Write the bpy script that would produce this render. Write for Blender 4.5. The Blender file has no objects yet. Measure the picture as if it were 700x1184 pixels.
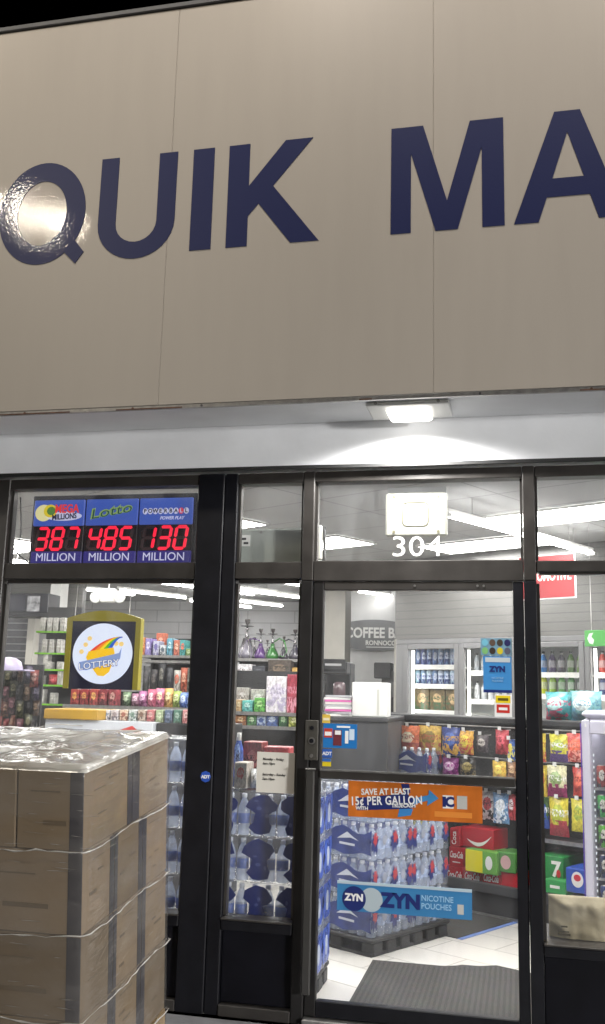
import bpy, math, random
from mathutils import Vector, Matrix
random.seed(7)
S = bpy.context.scene
COL = S.collection
rad = math.radians

# ------------------------------------------------------------------ camera
F, YAW, PITCH, ROLL = 1100.0, -0.2265, 0.1867, 0.0260
CAM = Vector((0, -4.75, 1.5))
fw = Vector((math.sin(YAW)*math.cos(PITCH), math.cos(YAW)*math.cos(PITCH), math.sin(PITCH)))
r0 = Vector((math.cos(YAW), -math.sin(YAW), 0)); u0 = r0.cross(fw)
RT = r0*math.cos(ROLL) + u0*math.sin(ROLL); UP = -r0*math.sin(ROLL) + u0*math.cos(ROLL)
cam = bpy.data.cameras.new('camera'); co = bpy.data.objects.new('camera', cam); COL.objects.link(co)
M3 = Matrix((RT, UP, -fw)).transposed()
co.matrix_world = Matrix.Translation(CAM) @ M3.to_4x4()
cam.sensor_fit = 'VERTICAL'; cam.sensor_height = 36; cam.lens = F/1184*36; cam.clip_end = 300; cam.clip_start = .05
S.camera = co

# survey helpers: where a sight line meets a vertical plane of the place
AX = Vector((math.cos(rad(-30)), math.sin(rad(-30)), 0)); BX = Vector((.5, math.cos(rad(30)), 0))
def ray(x, y): return RT*((x-350)/F) - UP*((y-592)/F) + fw
def pY(x, y, Y=0.):
    d = ray(x, y); return CAM + d*((Y-CAM.y)/d.y)
def pZ(x, y, Z=0.):
    d = ray(x, y); return CAM + d*((Z-CAM.z)/d.z)
def pT(x, y, t):
    d = ray(x, y); P = CAM + d*((t-CAM.dot(BX))/d.dot(BX)); return P.dot(AX), P.z
def fr(x0, y0, x1, y1, Y):
    ym, xm = (y0+y1)/2, (x0+x1)/2
    return pY(x0, ym, Y).x, pY(x1, ym, Y).x, pY(xm, y1, Y).z, pY(xm, y0, Y).z
def ir(x0, y0, x1, y1, t):
    ym, xm = (y0+y1)/2, (x0+x1)/2
    return pT(x0, ym, t)[0], pT(x1, ym, t)[0], pT(xm, y1, t)[1], pT(xm, y0, t)[1]
def I(s, t, z=0): 
    v = AX*s + BX*t; return Vector((v.x, v.y, z))
RI = rad(-30)

# ------------------------------------------------------------------ materials
def lin(c):
    if isinstance(c, str):
        c = tuple(int(c[i:i+2], 16)/255 for i in (0, 2, 4))
        return tuple(v/12.92 if v <= .04045 else ((v+.055)/1.055)**2.4 for v in c)
    return tuple(c)
_mc = {}
def new_mat(name):
    m = bpy.data.materials.new(name); m.use_nodes = True
    return m, m.node_tree.nodes, m.node_tree.links, m.node_tree.nodes['Principled BSDF']
def mat(name, c, rough=.5, metal=0, var=.0, vs=6., bump=0., bs=40., coat=0., crough=.1, stretch=None, emit=None, es=0, spec=.5):
    if name in _mc: return _mc[name]
    m, N, L, b = new_mat(name); c = lin(c)
    b.inputs['Base Color'].default_value = (*c, 1); b.inputs['Roughness'].default_value = rough
    b.inputs['Metallic'].default_value = metal; b.inputs['Specular IOR Level'].default_value = spec
    b.inputs['Coat Weight'].default_value = coat; b.inputs['Coat Roughness'].default_value = crough
    if emit: 
        b.inputs['Emission Color'].default_value = (*lin(emit), 1); b.inputs['Emission Strength'].default_value = es
    if var or bump:
        tc = N.new('ShaderNodeTexCoord'); mp = N.new('ShaderNodeMapping'); L.new(tc.outputs['Object'], mp.inputs[0])
        if stretch: mp.inputs['Scale'].default_value = stretch
    if var:
        n = N.new('ShaderNodeTexNoise'); n.inputs['Scale'].default_value = vs; n.inputs['Detail'].default_value = 5; L.new(mp.outputs[0], n.inputs['Vector'])
        r = N.new('ShaderNodeValToRGB'); r.color_ramp.elements[0].position = .3; r.color_ramp.elements[1].position = .7
        r.color_ramp.elements[0].color = (*[v*(1-var) for v in c], 1); r.color_ramp.elements[1].color = (*[min(1, v*(1+var)) for v in c], 1)
        L.new(n.outputs['Fac'], r.inputs[0]); L.new(r.outputs[0], b.inputs['Base Color'])
        mr = N.new('ShaderNodeMapRange'); mr.inputs[3].default_value = max(.02, rough-.08); mr.inputs[4].default_value = min(1, rough+.1)
        L.new(n.outputs['Fac'], mr.inputs[0]); L.new(mr.outputs[0], b.inputs['Roughness'])
    if bump:
        n2 = N.new('ShaderNodeTexNoise'); n2.inputs['Scale'].default_value = bs; n2.inputs['Detail'].default_value = 3; L.new(mp.outputs[0], n2.inputs['Vector'])
        bp = N.new('ShaderNodeBump'); bp.inputs['Strength'].default_value = bump; bp.inputs['Distance'].default_value = .01
        L.new(n2.outputs['Fac'], bp.inputs['Height']); L.new(bp.outputs[0], b.inputs['Normal'])
        if coat: L.new(bp.outputs[0], b.inputs['Coat Normal'])
    _mc[name] = m; return m
def glow(name, c, s):
    if name in _mc: return _mc[name]
    m, N, L, b = new_mat(name)
    b.inputs['Base Color'].default_value = (*[v*.5 for v in lin(c)], 1); b.inputs['Roughness'].default_value = .4
    b.inputs['Emission Color'].default_value = (*lin(c), 1); b.inputs['Emission Strength'].default_value = s
    _mc[name] = m; return m
def front_only(N, L, fac):
    g = N.new('ShaderNodeNewGeometry'); a = N.new('ShaderNodeMath'); a.operation = 'SUBTRACT'; a.inputs[0].default_value = 1; L.new(g.outputs['Backfacing'], a.inputs[1])
    q = N.new('ShaderNodeMath'); q.operation = 'MULTIPLY'; L.new(fac, q.inputs[0]); L.new(a.outputs[0], q.inputs[1]); return q.outputs[0]
def glass(name, grime=.028):
    """window glass: clear, mirror-like at a slant, with a thin uneven film of dust and wiped smears"""
    if name in _mc: return _mc[name]
    m, N, L, b = new_mat(name); N.remove(b); out = N['Material Output']
    t = N.new('ShaderNodeBsdfTransparent'); g = N.new('ShaderNodeBsdfGlossy'); g.inputs['Roughness'].default_value = .02
    d = N.new('ShaderNodeBsdfDiffuse'); d.inputs[0].default_value = (.75, .76, .78, 1)
    tr = N.new('ShaderNodeBsdfTranslucent'); tr.inputs[0].default_value = (.75, .76, .78, 1)
    dd = N.new('ShaderNodeMixShader'); dd.inputs[0].default_value = .6; L.new(d.outputs[0], dd.inputs[1]); L.new(tr.outputs[0], dd.inputs[2])
    tc = N.new('ShaderNodeTexCoord'); mp = N.new('ShaderNodeMapping'); mp.inputs['Scale'].default_value = (3, 3, 1.1); mp.inputs['Rotation'].default_value = (0, .5, 0); L.new(tc.outputs['Object'], mp.inputs[0])
    n = N.new('ShaderNodeTexNoise'); n.inputs['Scale'].default_value = 2.5; n.inputs['Detail'].default_value = 7; n.inputs['Distortion'].default_value = 1.5; L.new(mp.outputs[0], n.inputs['Vector'])
    mr = N.new('ShaderNodeMapRange'); mr.inputs[1].default_value = .3; mr.inputs[2].default_value = .8; mr.inputs[3].default_value = grime*.35; mr.inputs[4].default_value = grime*1.8; L.new(n.outputs['Fac'], mr.inputs[0])
    m1 = N.new('ShaderNodeMixShader'); L.new(mr.outputs[0], m1.inputs[0]); L.new(t.outputs[0], m1.inputs[1]); L.new(dd.outputs[0], m1.inputs[2])
    fz = N.new('ShaderNodeFresnel'); fz.inputs[0].default_value = 1.45; fo = front_only(N, L, fz.outputs[0])
    mx = N.new('ShaderNodeMixShader'); L.new(fo, mx.inputs[0]); L.new(m1.outputs[0], mx.inputs[1]); L.new(g.outputs[0], mx.inputs[2])
    L.new(mx.outputs[0], out.inputs[0]); _mc[name] = m; return m
def film(name, opac=.25, c=(.8, .8, .8), rough=.18, stretch=(1, 1, 1), bump=.6, bs=25., patch=.5, gloss=.5, trans=0.):
    """clear plastic film: transparent, with a milky share and wrinkled gloss"""
    if name in _mc: return _mc[name]
    m, N, L, b = new_mat(name); out = N['Material Output']
    b.inputs['Base Color'].default_value = (*c, 1); b.inputs['Roughness'].default_value = rough
    b.inputs['Specular IOR Level'].default_value = gloss
    tc = N.new('ShaderNodeTexCoord'); mp = N.new('ShaderNodeMapping'); mp.inputs['Scale'].default_value = stretch; L.new(tc.outputs['Object'], mp.inputs[0])
    n = N.new('ShaderNodeTexNoise'); n.inputs['Scale'].default_value = bs; n.inputs['Detail'].default_value = 4; n.inputs['Distortion'].default_value = .6; L.new(mp.outputs[0], n.inputs['Vector'])
    bp = N.new('ShaderNodeBump'); bp.inputs['Strength'].default_value = bump; bp.inputs['Distance'].default_value = .02
    L.new(n.outputs['Fac'], bp.inputs['Height']); L.new(bp.outputs[0], b.inputs['Normal'])
    n2 = N.new('ShaderNodeTexNoise'); n2.inputs['Scale'].default_value = bs*.35; n2.inputs['Detail'].default_value = 3; L.new(mp.outputs[0], n2.inputs['Vector'])
    mr = N.new('ShaderNodeMapRange'); mr.inputs[1].default_value = .3; mr.inputs[2].default_value = .75
    mr.inputs[3].default_value = max(0, opac*(1-patch)); mr.inputs[4].default_value = min(1, opac*(1+patch)); L.new(n2.outputs['Fac'], mr.inputs[0])
    t = N.new('ShaderNodeBsdfTransparent'); mx = N.new('ShaderNodeMixShader')
    L.new(mr.outputs[0], mx.inputs[0]); L.new(t.outputs[0], mx.inputs[1])
    tl = N.new('ShaderNodeBsdfTranslucent'); tl.inputs[0].default_value = (*c, 1); ms = N.new('ShaderNodeMixShader'); ms.inputs[0].default_value = trans
    L.new(b.outputs[0], ms.inputs[1]); L.new(tl.outputs[0], ms.inputs[2]); L.new(ms.outputs[0], mx.inputs[2])
    g = N.new('ShaderNodeBsdfGlossy'); g.inputs['Roughness'].default_value = rough; L.new(bp.outputs[0], g.inputs['Normal'])
    fz = N.new('ShaderNodeFresnel'); fz.inputs[0].default_value = 1.5; L.new(bp.outputs[0], fz.inputs['Normal'])
    m2 = N.new('ShaderNodeMixShader'); L.new(front_only(N, L, fz.outputs[0]), m2.inputs[0]); L.new(mx.outputs[0], m2.inputs[1]); L.new(g.outputs[0], m2.inputs[2])
    L.new(m2.outputs[0], out.inputs[0]); _mc[name] = m; return m
def printed(base, acc, acc2, seed=0, gloss=.35, style=0):
    """printed packaging: a main colour, a round emblem, blotchy artwork low down and a light band"""
    name = 'printed_%s_%s_%s_%d_%d' % (base, acc, acc2, seed, style)
    if name in _mc: return _mc[name]
    m, N, L, b = new_mat(name); b.inputs['Roughness'].default_value = gloss
    tc = N.new('ShaderNodeTexCoord'); sp = N.new('ShaderNodeSeparateXYZ'); L.new(tc.outputs['Generated'], sp.inputs[0])
    def mth(op, a, v=None, **k):
        q = N.new('ShaderNodeMath'); q.operation = op
        for i, w in enumerate((a, v)):
            if w is None: continue
            if isinstance(w, (int, float)): q.inputs[i].default_value = w
            else: L.new(w, q.inputs[i])
        return q.outputs[0]
    def mixc(f, a, c):
        q = N.new('ShaderNodeMix'); q.data_type = 'RGBA'; L.new(f, q.inputs[0])
        for i, w in ((6, a), (7, c)):
            if isinstance(w, tuple): q.inputs[i].default_value = (*w, 1)
            else: L.new(w, q.inputs[i])
        return q.outputs[2]
    x, z = sp.outputs[0], sp.outputs[2]
    nz = N.new('ShaderNodeTexNoise'); nz.inputs['Scale'].default_value = 4.5; nz.inputs['Detail'].default_value = 2
    mp = N.new('ShaderNodeMapping'); mp.inputs['Location'].default_value = (seed*3.7, seed*1.3, seed*2.1); L.new(tc.outputs['Generated'], mp.inputs[0]); L.new(mp.outputs[0], nz.inputs['Vector'])
    nf = nz.outputs['Fac']
    dx = mth('SUBTRACT', x, .5); dz = mth('SUBTRACT', z, .58)
    rr = mth('ADD', mth('MULTIPLY', mth('MULTIPLY', dx, dx), 1.3), mth('MULTIPLY', mth('MULTIPLY', dz, dz), 2.2))
    rr = mth('ADD', rr, mth('MULTIPLY', mth('SUBTRACT', nf, .5), .12))
    em = mth('LESS_THAN', rr, .11)
    low = mth('MULTIPLY', mth('LESS_THAN', z, .42), mth('GREATER_THAN', nf, .5))
    nz2 = N.new('ShaderNodeTexNoise'); nz2.inputs['Scale'].default_value = 14; L.new(mp.outputs[0], nz2.inputs['Vector'])
    txt_ = mth('MULTIPLY', mth('LESS_THAN', mth('ABSOLUTE', mth('SUBTRACT', z, .6)), .09), mth('GREATER_THAN', nz2.outputs['Fac'], .52))
    B, A, A2 = lin(base), lin(acc), lin(acc2)
    c = mixc(em, B, A); c = mixc(low, c, A2); c = mixc(txt_, c, A2 if style == 0 else (.75, .75, .72))
    if style == 2: c = mixc(mth('LESS_THAN', z, .3), c, A2)
    nz3 = N.new('ShaderNodeTexNoise'); nz3.inputs['Scale'].default_value = 9; nz3.inputs['Detail'].default_value = 5; L.new(mp.outputs[0], nz3.inputs['Vector'])
    hs = N.new('ShaderNodeHueSaturation'); hs.inputs['Saturation'].default_value = .92
    mr = N.new('ShaderNodeMapRange'); mr.inputs[1].default_value = .3; mr.inputs[2].default_value = .7; mr.inputs[3].default_value = .6; mr.inputs[4].default_value = 1.35; L.new(nz3.outputs['Fac'], mr.inputs[0]); L.new(mr.outputs[0], hs.inputs['Value']); L.new(c, hs.inputs['Color'])
    L.new(hs.outputs[0], b.inputs['Base Color']); _mc[name] = m; return m

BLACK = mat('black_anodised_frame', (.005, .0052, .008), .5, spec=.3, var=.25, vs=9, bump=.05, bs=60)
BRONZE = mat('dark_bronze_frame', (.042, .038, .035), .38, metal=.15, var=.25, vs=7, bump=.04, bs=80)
STEEL = mat('brushed_steel', (.35, .34, .33), .35, metal=.8, var=.2, vs=30)
DGREY = mat('charcoal_laminate', (.055, .055, .058), .5, var=.15)
BLK = mat('black_shelf_metal', (.016, .016, .018), .45, var=.2)
WHITE = mat('white_plastic', (.72, .72, .70), .4, var=.04)
OFFW = mat('cream_plastic', (.62, .62, .54), .45, var=.05)
NAVY = mat('navy_vinyl', (.010, .015, .070), .5, bump=.05, bs=75, coat=.20, crough=.03, spec=.2)
BEIGE = mat('beige_fascia_paint', (.375, .34, .30), .5, var=.018, vs=2.2, stretch=(5, 1, .7), bump=.05, bs=75, coat=.20, crough=.03, spec=.2)
WPAINT = mat('white_soffit_paint', (.84, .85, .87), .5, var=.06, vs=3, bump=.08, bs=30)
PANE = glass('window_glass'); CPANE = glass('cooler_glass', .008)

# ------------------------------------------------------------------ mesh building
class MB:
    def __init__(s): s.v = []; s.f = []; s.m = []; s.mats = []; s.sm = []
    def mi(s, m):
        if m not in s.mats: s.mats.append(m)
        return s.mats.index(m)
    def add(s, vs, fs, m, smooth=False, X=None):
        o = len(s.v); s.v += [tuple(X @ Vector(v)) if X else tuple(v) for v in vs]; k = s.mi(m)
        for f in fs: s.f.append([i+o for i in f]); s.m.append(k); s.sm.append(smooth)
        return s
    def box(s, x0, x1, y0, y1, z0, z1, m, X=None, c=0.):
        if x0 > x1: x0, x1 = x1, x0
        if y0 > y1: y0, y1 = y1, y0
        if z0 > z1: z0, z1 = z1, z0
        if c <= 0:
            vs = [(x, y, z) for z in (z0, z1) for (x, y) in ((x0, y0), (x1, y0), (x1, y1), (x0, y1))]
            return s.add(vs, [(3, 2, 1, 0), (4, 5, 6, 7), (0, 1, 5, 4), (1, 2, 6, 5), (2, 3, 7, 6), (3, 0, 4, 7)], m, X=X)
        c = min(c, (x1-x0)/2.1, (y1-y0)/2.1, (z1-z0)/2.1); vs = []      # chamfered
        rings = [(z0, c), (z0+c, 0), (z1-c, 0), (z1, c)]
        for z, i in rings:
            a0, a1, b0, b1 = x0+i, x1-i, y0+i, y1-i; q = c
            vs += [(a0+q, b0, z), (a1-q, b0, z), (a1, b0+q, z), (a1, b1-q, z), (a1-q, b1, z), (a0+q, b1, z), (a0, b1-q, z), (a0, b0+q, z)]
        fs = [tuple(range(7, -1, -1)), tuple(range(24, 32))]
        for k in range(3):
            for i in range(8): fs.append((k*8+i, k*8+(i+1) % 8, k*8+8+(i+1) % 8, k*8+8+i))
        return s.add(vs, fs, m, X=X)
    def poly(s, pts, y, th, m, X=None):                    # outline in x,z ; front face at y-th
        a = sum(pts[i][0]*pts[(i+1) % len(pts)][1]-pts[(i+1) % len(pts)][0]*pts[i][1] for i in range(len(pts)))
        if a < 0: pts = pts[::-1]
        n = len(pts); vs = [(p[0], y-th, p[1]) for p in pts]+[(p[0], y, p[1]) for p in pts]
        fs = [tuple(range(n)), tuple(range(2*n-1, n-1, -1))]+[(i, i+n, (i+1) % n+n, (i+1) % n) for i in range(n)]
        return s.add(vs, fs, m, X=X)
    def disc(s, cx, cz, rx, rz, y, th, m, n=40, X=None):
        return s.poly([(cx+rx*math.cos(i*2*math.pi/n), cz+rz*math.sin(i*2*math.pi/n)) for i in range(n)], y, th, m, X)
    def tube(s, pts, r, m, n=8, close=False):
        P = [Vector(p) for p in pts]; vs = []; fs = []; k = len(P); up = Vector((0, 0, 1))
        for i, p in enumerate(P):
            d = ((P[(i+1) % k]-P[i-1]) if close else (P[min(i+1, k-1)]-P[max(i-1, 0)])).normalized()
            a = d.cross(up if abs(d.z) < .95 else Vector((1, 0, 0))).normalized(); b = d.cross(a)
            rr = r[i] if isinstance(r, (list, tuple)) else r
            vs += [p+a*rr*math.cos(j*2*math.pi/n)+b*rr*math.sin(j*2*math.pi/n) for j in range(n)]
        for i in range(k if close else k-1):
            for j in range(n):
                i2 = (i+1) % k; fs.append((i*n+j, i*n+(j+1) % n, i2*n+(j+1) % n, i2*n+j))
        if not close: fs += [tuple(range(n)), tuple(range(k*n-1, (k-1)*n-1, -1))]
        return s.add(vs, fs, m, True)
    def lathe(s, prof, ms, n=14, X=None):                   # prof (r,z); ms a material per segment
        vs = [(r*math.cos(j*2*math.pi/n), r*math.sin(j*2*math.pi/n), z) for r, z in prof for j in range(n)]
        o = len(s.v); s.v += [tuple(X @ Vector(v)) if X else v for v in vs]
        for i in range(len(prof)-1):
            k = s.mi(ms[i] if isinstance(ms, (list, tuple)) else ms)
            for j in range(n):
                s.f.append([o+i*n+j, o+i*n+(j+1) % n, o+(i+1)*n+(j+1) % n, o+(i+1)*n+j]); s.m.append(k); s.sm.append(True)
        k = s.mi(ms[-1] if isinstance(ms, (list, tuple)) else ms)
        s.f.append([o+(len(prof)-1)*n+j for j in range(n)]); s.m.append(k); s.sm.append(False)
        return s
    def mesh(s, name):
        me = bpy.data.meshes.new(name); me.from_pydata(s.v, [], s.f); me.update()
        for m in s.mats: me.materials.append(m)
        me.polygons.foreach_set('material_index', s.m); me.polygons.foreach_set('use_smooth', s.sm)
        return me
    def build(s, name, parent=None, label=None):
        o = bpy.data.objects.new(name, s.mesh(name)); COL.objects.link(o)
        if parent: o.parent = parent
        if label: o['label'] = label
        return o
def part(name, me, parent, loc=(0, 0, 0), rz=0, label=None):
    o = bpy.data.objects.new(name, me); COL.objects.link(o); o.parent = parent; o.location = loc; o.rotation_euler[2] = rz
    if label: o['label'] = label
    return o
def tag(o, label, cat, group=None):
    o['label'] = label; o['category'] = cat
    if group: o['group'] = group
    return o
def thing(name, label, cat, loc=(0, 0, 0), rz=0, group=None):
    o = bpy.data.objects.new(name, None); COL.objects.link(o); o.location = loc; o.rotation_euler[2] = rz
    o.empty_display_size = .1
    return tag(o, label, cat, group)
def struct(name, mb):
    o = mb.build(name); o['kind'] = 'structure'; return o
def copy_tree(o, parent=None):
    c = o.copy(); COL.objects.link(c)
    if parent: c.parent = parent
    for ch in list(o.children): copy_tree(ch, c)
    return c
def text(name, body, h, m, parent, loc, bold=0., sx=1., shear=0., ext=.0008, align='CENTER', rz=0., tilt=0., space=1.):
    cu = bpy.data.curves.new(name, 'FONT'); cu.body = body; cu.size = 1; cu.align_x = align; cu.align_y = 'BOTTOM_BASELINE'
    cu.offset = bold; cu.shear = shear; cu.extrude = .02; cu.resolution_u = 3; cu.space_character = space
    t = bpy.data.objects.new(name, cu); COL.objects.link(t)
    bpy.context.view_layer.update()
    me = bpy.data.meshes.new_from_object(t.evaluated_get(bpy.context.evaluated_depsgraph_get()))
    bpy.data.objects.remove(t); bpy.data.curves.remove(cu)
    k = h/.72
    X = Matrix.Rotation(rad(90), 4, 'X') @ Matrix.Rotation(tilt, 4, 'Z') @ Matrix.Diagonal((k*sx, k, ext/.02, 1))
    me.transform(X); me.materials.clear(); me.materials.append(m); me.name = name
    return part(name, me, parent, loc, rz)

# ================================================================== SETTING
# ground: pavement by the shop, then a ramp falling towards the forecourt
CONC = mat('concrete', (.24, .24, .25), .8, var=.25, vs=5, bump=.3, bs=60)
mb = MB(); prof = [(-.02, -.05), (-.42, -.052), (-4.2, -.30), (-60, -.30)]
vs = []; fs = []
for (y, z) in prof: vs += [(-60, y, z), (60, y, z)]
for i in range(len(prof)-1): fs.append((2*i+2, 2*i+3, 2*i+1, 2*i))
mb.add(vs, fs, CONC); struct('ground', mb)

# shop floor tiles
m, N, L, b = new_mat('floor_tiles'); tc = N.new('ShaderNodeTexCoord'); mp = N.new('ShaderNodeMapping'); mp.inputs['Rotation'].default_value = (0, 0, rad(30))
L.new(tc.outputs['Object'], mp.inputs[0]); br = N.new('ShaderNodeTexBrick'); L.new(mp.outputs[0], br.inputs['Vector'])
br.inputs['Color1'].default_value = (.72, .70, .66, 1); br.inputs['Color2'].default_value = (.65, .63, .59, 1); br.inputs['Mortar'].default_value = (.33, .31, .28, 1)
br.inputs['Scale'].default_value = 1; br.inputs['Brick Width'].default_value = .6; br.inputs['Row Height'].default_value = .3; br.inputs['Mortar Size'].default_value = .004
L.new(br.outputs['Color'], b.inputs['Base Color']); b.inputs['Roughness'].default_value = .3; TILE = m
mb = MB(); mb.box(-16, 7, .06, 16, -.06, 0, TILE); struct('floor', mb)
# ceiling with tile joints running along the shop's own axes
m, N, L, b = new_mat('ceiling_tiles'); tc = N.new('ShaderNodeTexCoord'); mp = N.new('ShaderNodeMapping'); mp.inputs['Rotation'].default_value = (0, 0, rad(30))
L.new(tc.outputs['Object'], mp.inputs[0]); br = N.new('ShaderNodeTexBrick'); L.new(mp.outputs[0], br.inputs['Vector']); br.offset = 0
br.inputs['Color1'].default_value = (.37, .37, .37, 1); br.inputs['Color2'].default_value = (.39, .39, .39, 1); br.inputs['Mortar'].default_value = (.24, .24, .24, 1)
br.inputs['Scale'].default_value = 1; br.inputs['Brick Width'].default_value = 1.2; br.inputs['Row Height'].default_value = .6; br.inputs['Mortar Size'].default_value = .008
L.new(br.outputs['Color'], b.inputs['Base Color']); b.inputs['Roughness'].default_value = .85
CZ = 2.95
mb = MB(); mb.box(-16, 7, .14, 16, CZ, CZ+.1, m); struct('ceiling', mb)
# rear walls
m, N, L, b = new_mat('painted_block'); tc = N.new('ShaderNodeTexCoord'); mp = N.new('ShaderNodeMapping'); mp.inputs['Rotation'].default_value = (rad(90), 0, 0)
L.new(tc.outputs['Object'], mp.inputs[0]); br = N.new('ShaderNodeTexBrick'); L.new(mp.outputs[0], br.inputs['Vector'])
br.inputs['Color1'].default_value = (.74, .74, .76, 1); br.inputs['Color2'].default_value = (.77, .77, .79, 1); br.inputs['Mortar'].default_value = (.55, .55, .57, 1)
br.inputs['Scale'].default_value = 1; br.inputs['Brick Width'].default_value = .8; br.inputs['Row Height'].default_value = .2; br.inputs['Mortar Size'].default_value = .009
L.new(br.outputs['Color'], b.inputs['Base Color']); b.inputs['Roughness'].default_value = .5; BLOCK = m
GREYW = mat('grey_wall_paint', (.42, .42, .43), .6, var=.05)
TAN = mat('tan_wall_paint', (.45, .43, .39), .6, var=.06)
mb = MB(); mb.box(-15.9, -1.6, 10.5, 10.7, 0, CZ-.003, BLOCK); struct('wall_rear', mb)
mb = MB(); mb.box(-16, -15.8, .14, 15.9, 0, CZ-.003, GREYW); struct('wall_left', mb)
mb = MB(); mb.box(5.5, 5.7, .14, 15.9, 0, CZ-.003, GREYW); struct('wall_right', mb)
# grey slatted panelling over the coolers
m, N, L, b = new_mat('grey_slat_panel'); tc = N.new('ShaderNodeTexCoord'); sp = N.new('ShaderNodeSeparateXYZ'); L.new(tc.outputs['Object'], sp.inputs[0])
mm = N.new('ShaderNodeMath'); mm.operation = 'MODULO'; mm.inputs[1].default_value = .085; L.new(sp.outputs[2], mm.inputs[0])
lt = N.new('ShaderNodeMath'); lt.operation = 'LESS_THAN'; lt.inputs[1].default_value = .008; L.new(mm.outputs[0], lt.inputs[0])
mx = N.new('ShaderNodeMix'); mx.data_type = 'RGBA'; mx.inputs[6].default_value = (.15, .147, .142, 1); mx.inputs[7].default_value = (.11, .11, .11, 1); L.new(lt.outputs[0], mx.inputs[0])
L.new(mx.outputs[2], b.inputs['Base Color']); b.inputs['Roughness'].default_value = .22
nn = N.new('ShaderNodeTexNoise'); nn.inputs['Scale'].default_value = 2.5; L.new(tc.outputs['Object'], nn.inputs['Vector'])
bp = N.new('ShaderNodeBump'); bp.inputs['Strength'].default_value = .25; bp.inputs['Distance'].default_value = .05; L.new(nn.outputs['Fac'], bp.inputs['Height']); L.new(bp.outputs[0], b.inputs['Normal'])
SLAT = m
mb = MB(); mb.box(-3.95, 2.6, 0, .2, 2.085, CZ-.003, SLAT); o = struct('wall_panelling', mb); o.location = I(0, 4.2); o.rotation_euler[2] = RI
mb = MB(); mb.box(-4.3, 2.6, .95, 1.1, 0, CZ-.004, GREYW); o = struct('wall_back', mb); o.location = I(0, 4.2); o.rotation_euler[2] = RI

# ================================================================== SHOP FRONT
shop = thing('shop_building', 'dark framed shop front with white header under a tall beige fascia', 'building')
YF = -.5
# fascia panels (butted with thin joints)
xs = [-4.6, -1.728, -.372, 1.05, 2.5]
for x in xs[1:4]: MB().box(x-.0005, x+.0005, YF+.0012, YF+.03, 2.88, 5.085, BEIGE).build('joint_sealant', shop)
for i in range(4):
    mb = MB(); mb.box(xs[i]+.0006, xs[i+1]-.0006, YF, YF+.04, 2.875, 5.09, BEIGE, c=.002); mb.build('fascia_panel', shop)
mb = MB(); mb.box(-4.6, 2.5, YF+.0415, .2, 2.93, 5.06, BEIGE); mb.build('fascia_backing', shop)
mb = MB(); mb.box(-4.6, 2.5, YF-.012, YF+.06, 5.095, 5.125, DGREY, c=.004); mb.build('roof_coping', shop)
mb = MB(); mb.box(-4.6, 2.5, YF+.002, YF+.016, 2.855, 2.872, STEEL); mb.build('drip_edge', shop)
RUST = mat('rust_stain', (.10, .05, .03), .8, var=.5, vs=40)
for x in (-2.45, -2.12, -1.86, -1.5, -.92, -.62, -.16, .12, .33, .6): MB().disc(x, 2.8635, .006, .006, YF+.0015, .003, random.choice((STEEL, RUST, DGREY)), 10).build('rivet', shop)
for x0, x1 in ((-2.6, -2.2), (-1.95, -1.6), (.28, .60), (-.72, -.66)): MB().box(x0, x1, YF-.0005, YF+.0015, 2.856, 2.862, RUST).build('rust_patch', shop)
mb = MB(); mb.box(-4.6, 2.5, YF+.02, -.052, 2.885, 2.91, WPAINT); mb.build('soffit', shop)
mb = MB(); mb.box(-4.6, 2.5, -.05, .12, 2.655, 2.905, WPAINT); mb.box(-4.6, 2.5, -.056, -.045, 2.64, 2.658, mat('dark_sealant', (.02, .02, .02), .6)); mb.build('header_panel', shop)

ZT = 2.62; ZTB, ZTT = 2.165, 2.575          # frame top, transom glass bottom / top
def member(x0, x1, z0, z1, m, y0=0., y1=.1, name='mullion', c=.004):
    return MB().box(x0, x1, y0, y1, z0, z1, m, c=c).build(name, shop)
# uprights
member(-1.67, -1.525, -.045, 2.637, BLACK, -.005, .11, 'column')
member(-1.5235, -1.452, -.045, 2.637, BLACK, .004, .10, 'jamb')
DBR = mat('falloff_dark_frame', (.014, .013, .013), .5, spec=.3, var=.25, vs=7)  # left lower mullion and door stile: light falloff put into the colour
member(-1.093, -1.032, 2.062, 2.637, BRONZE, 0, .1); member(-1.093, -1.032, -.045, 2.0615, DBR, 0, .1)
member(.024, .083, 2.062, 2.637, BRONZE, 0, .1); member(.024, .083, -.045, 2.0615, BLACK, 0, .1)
member(-2.90, -2.79, -.045, 2.637, BRONZE, 0, .1)
member(-4.55, -4.44, -.045, 2.637, BRONZE, 0, .1)
member(1.72, 1.80, -.045, 2.637, BRONZE, 0, .1)
spans = [(-4.439, -2.901), (-2.789, -1.671), (-1.451, -1.094), (-1.031, .023), (.084, 1.719)]
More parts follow.
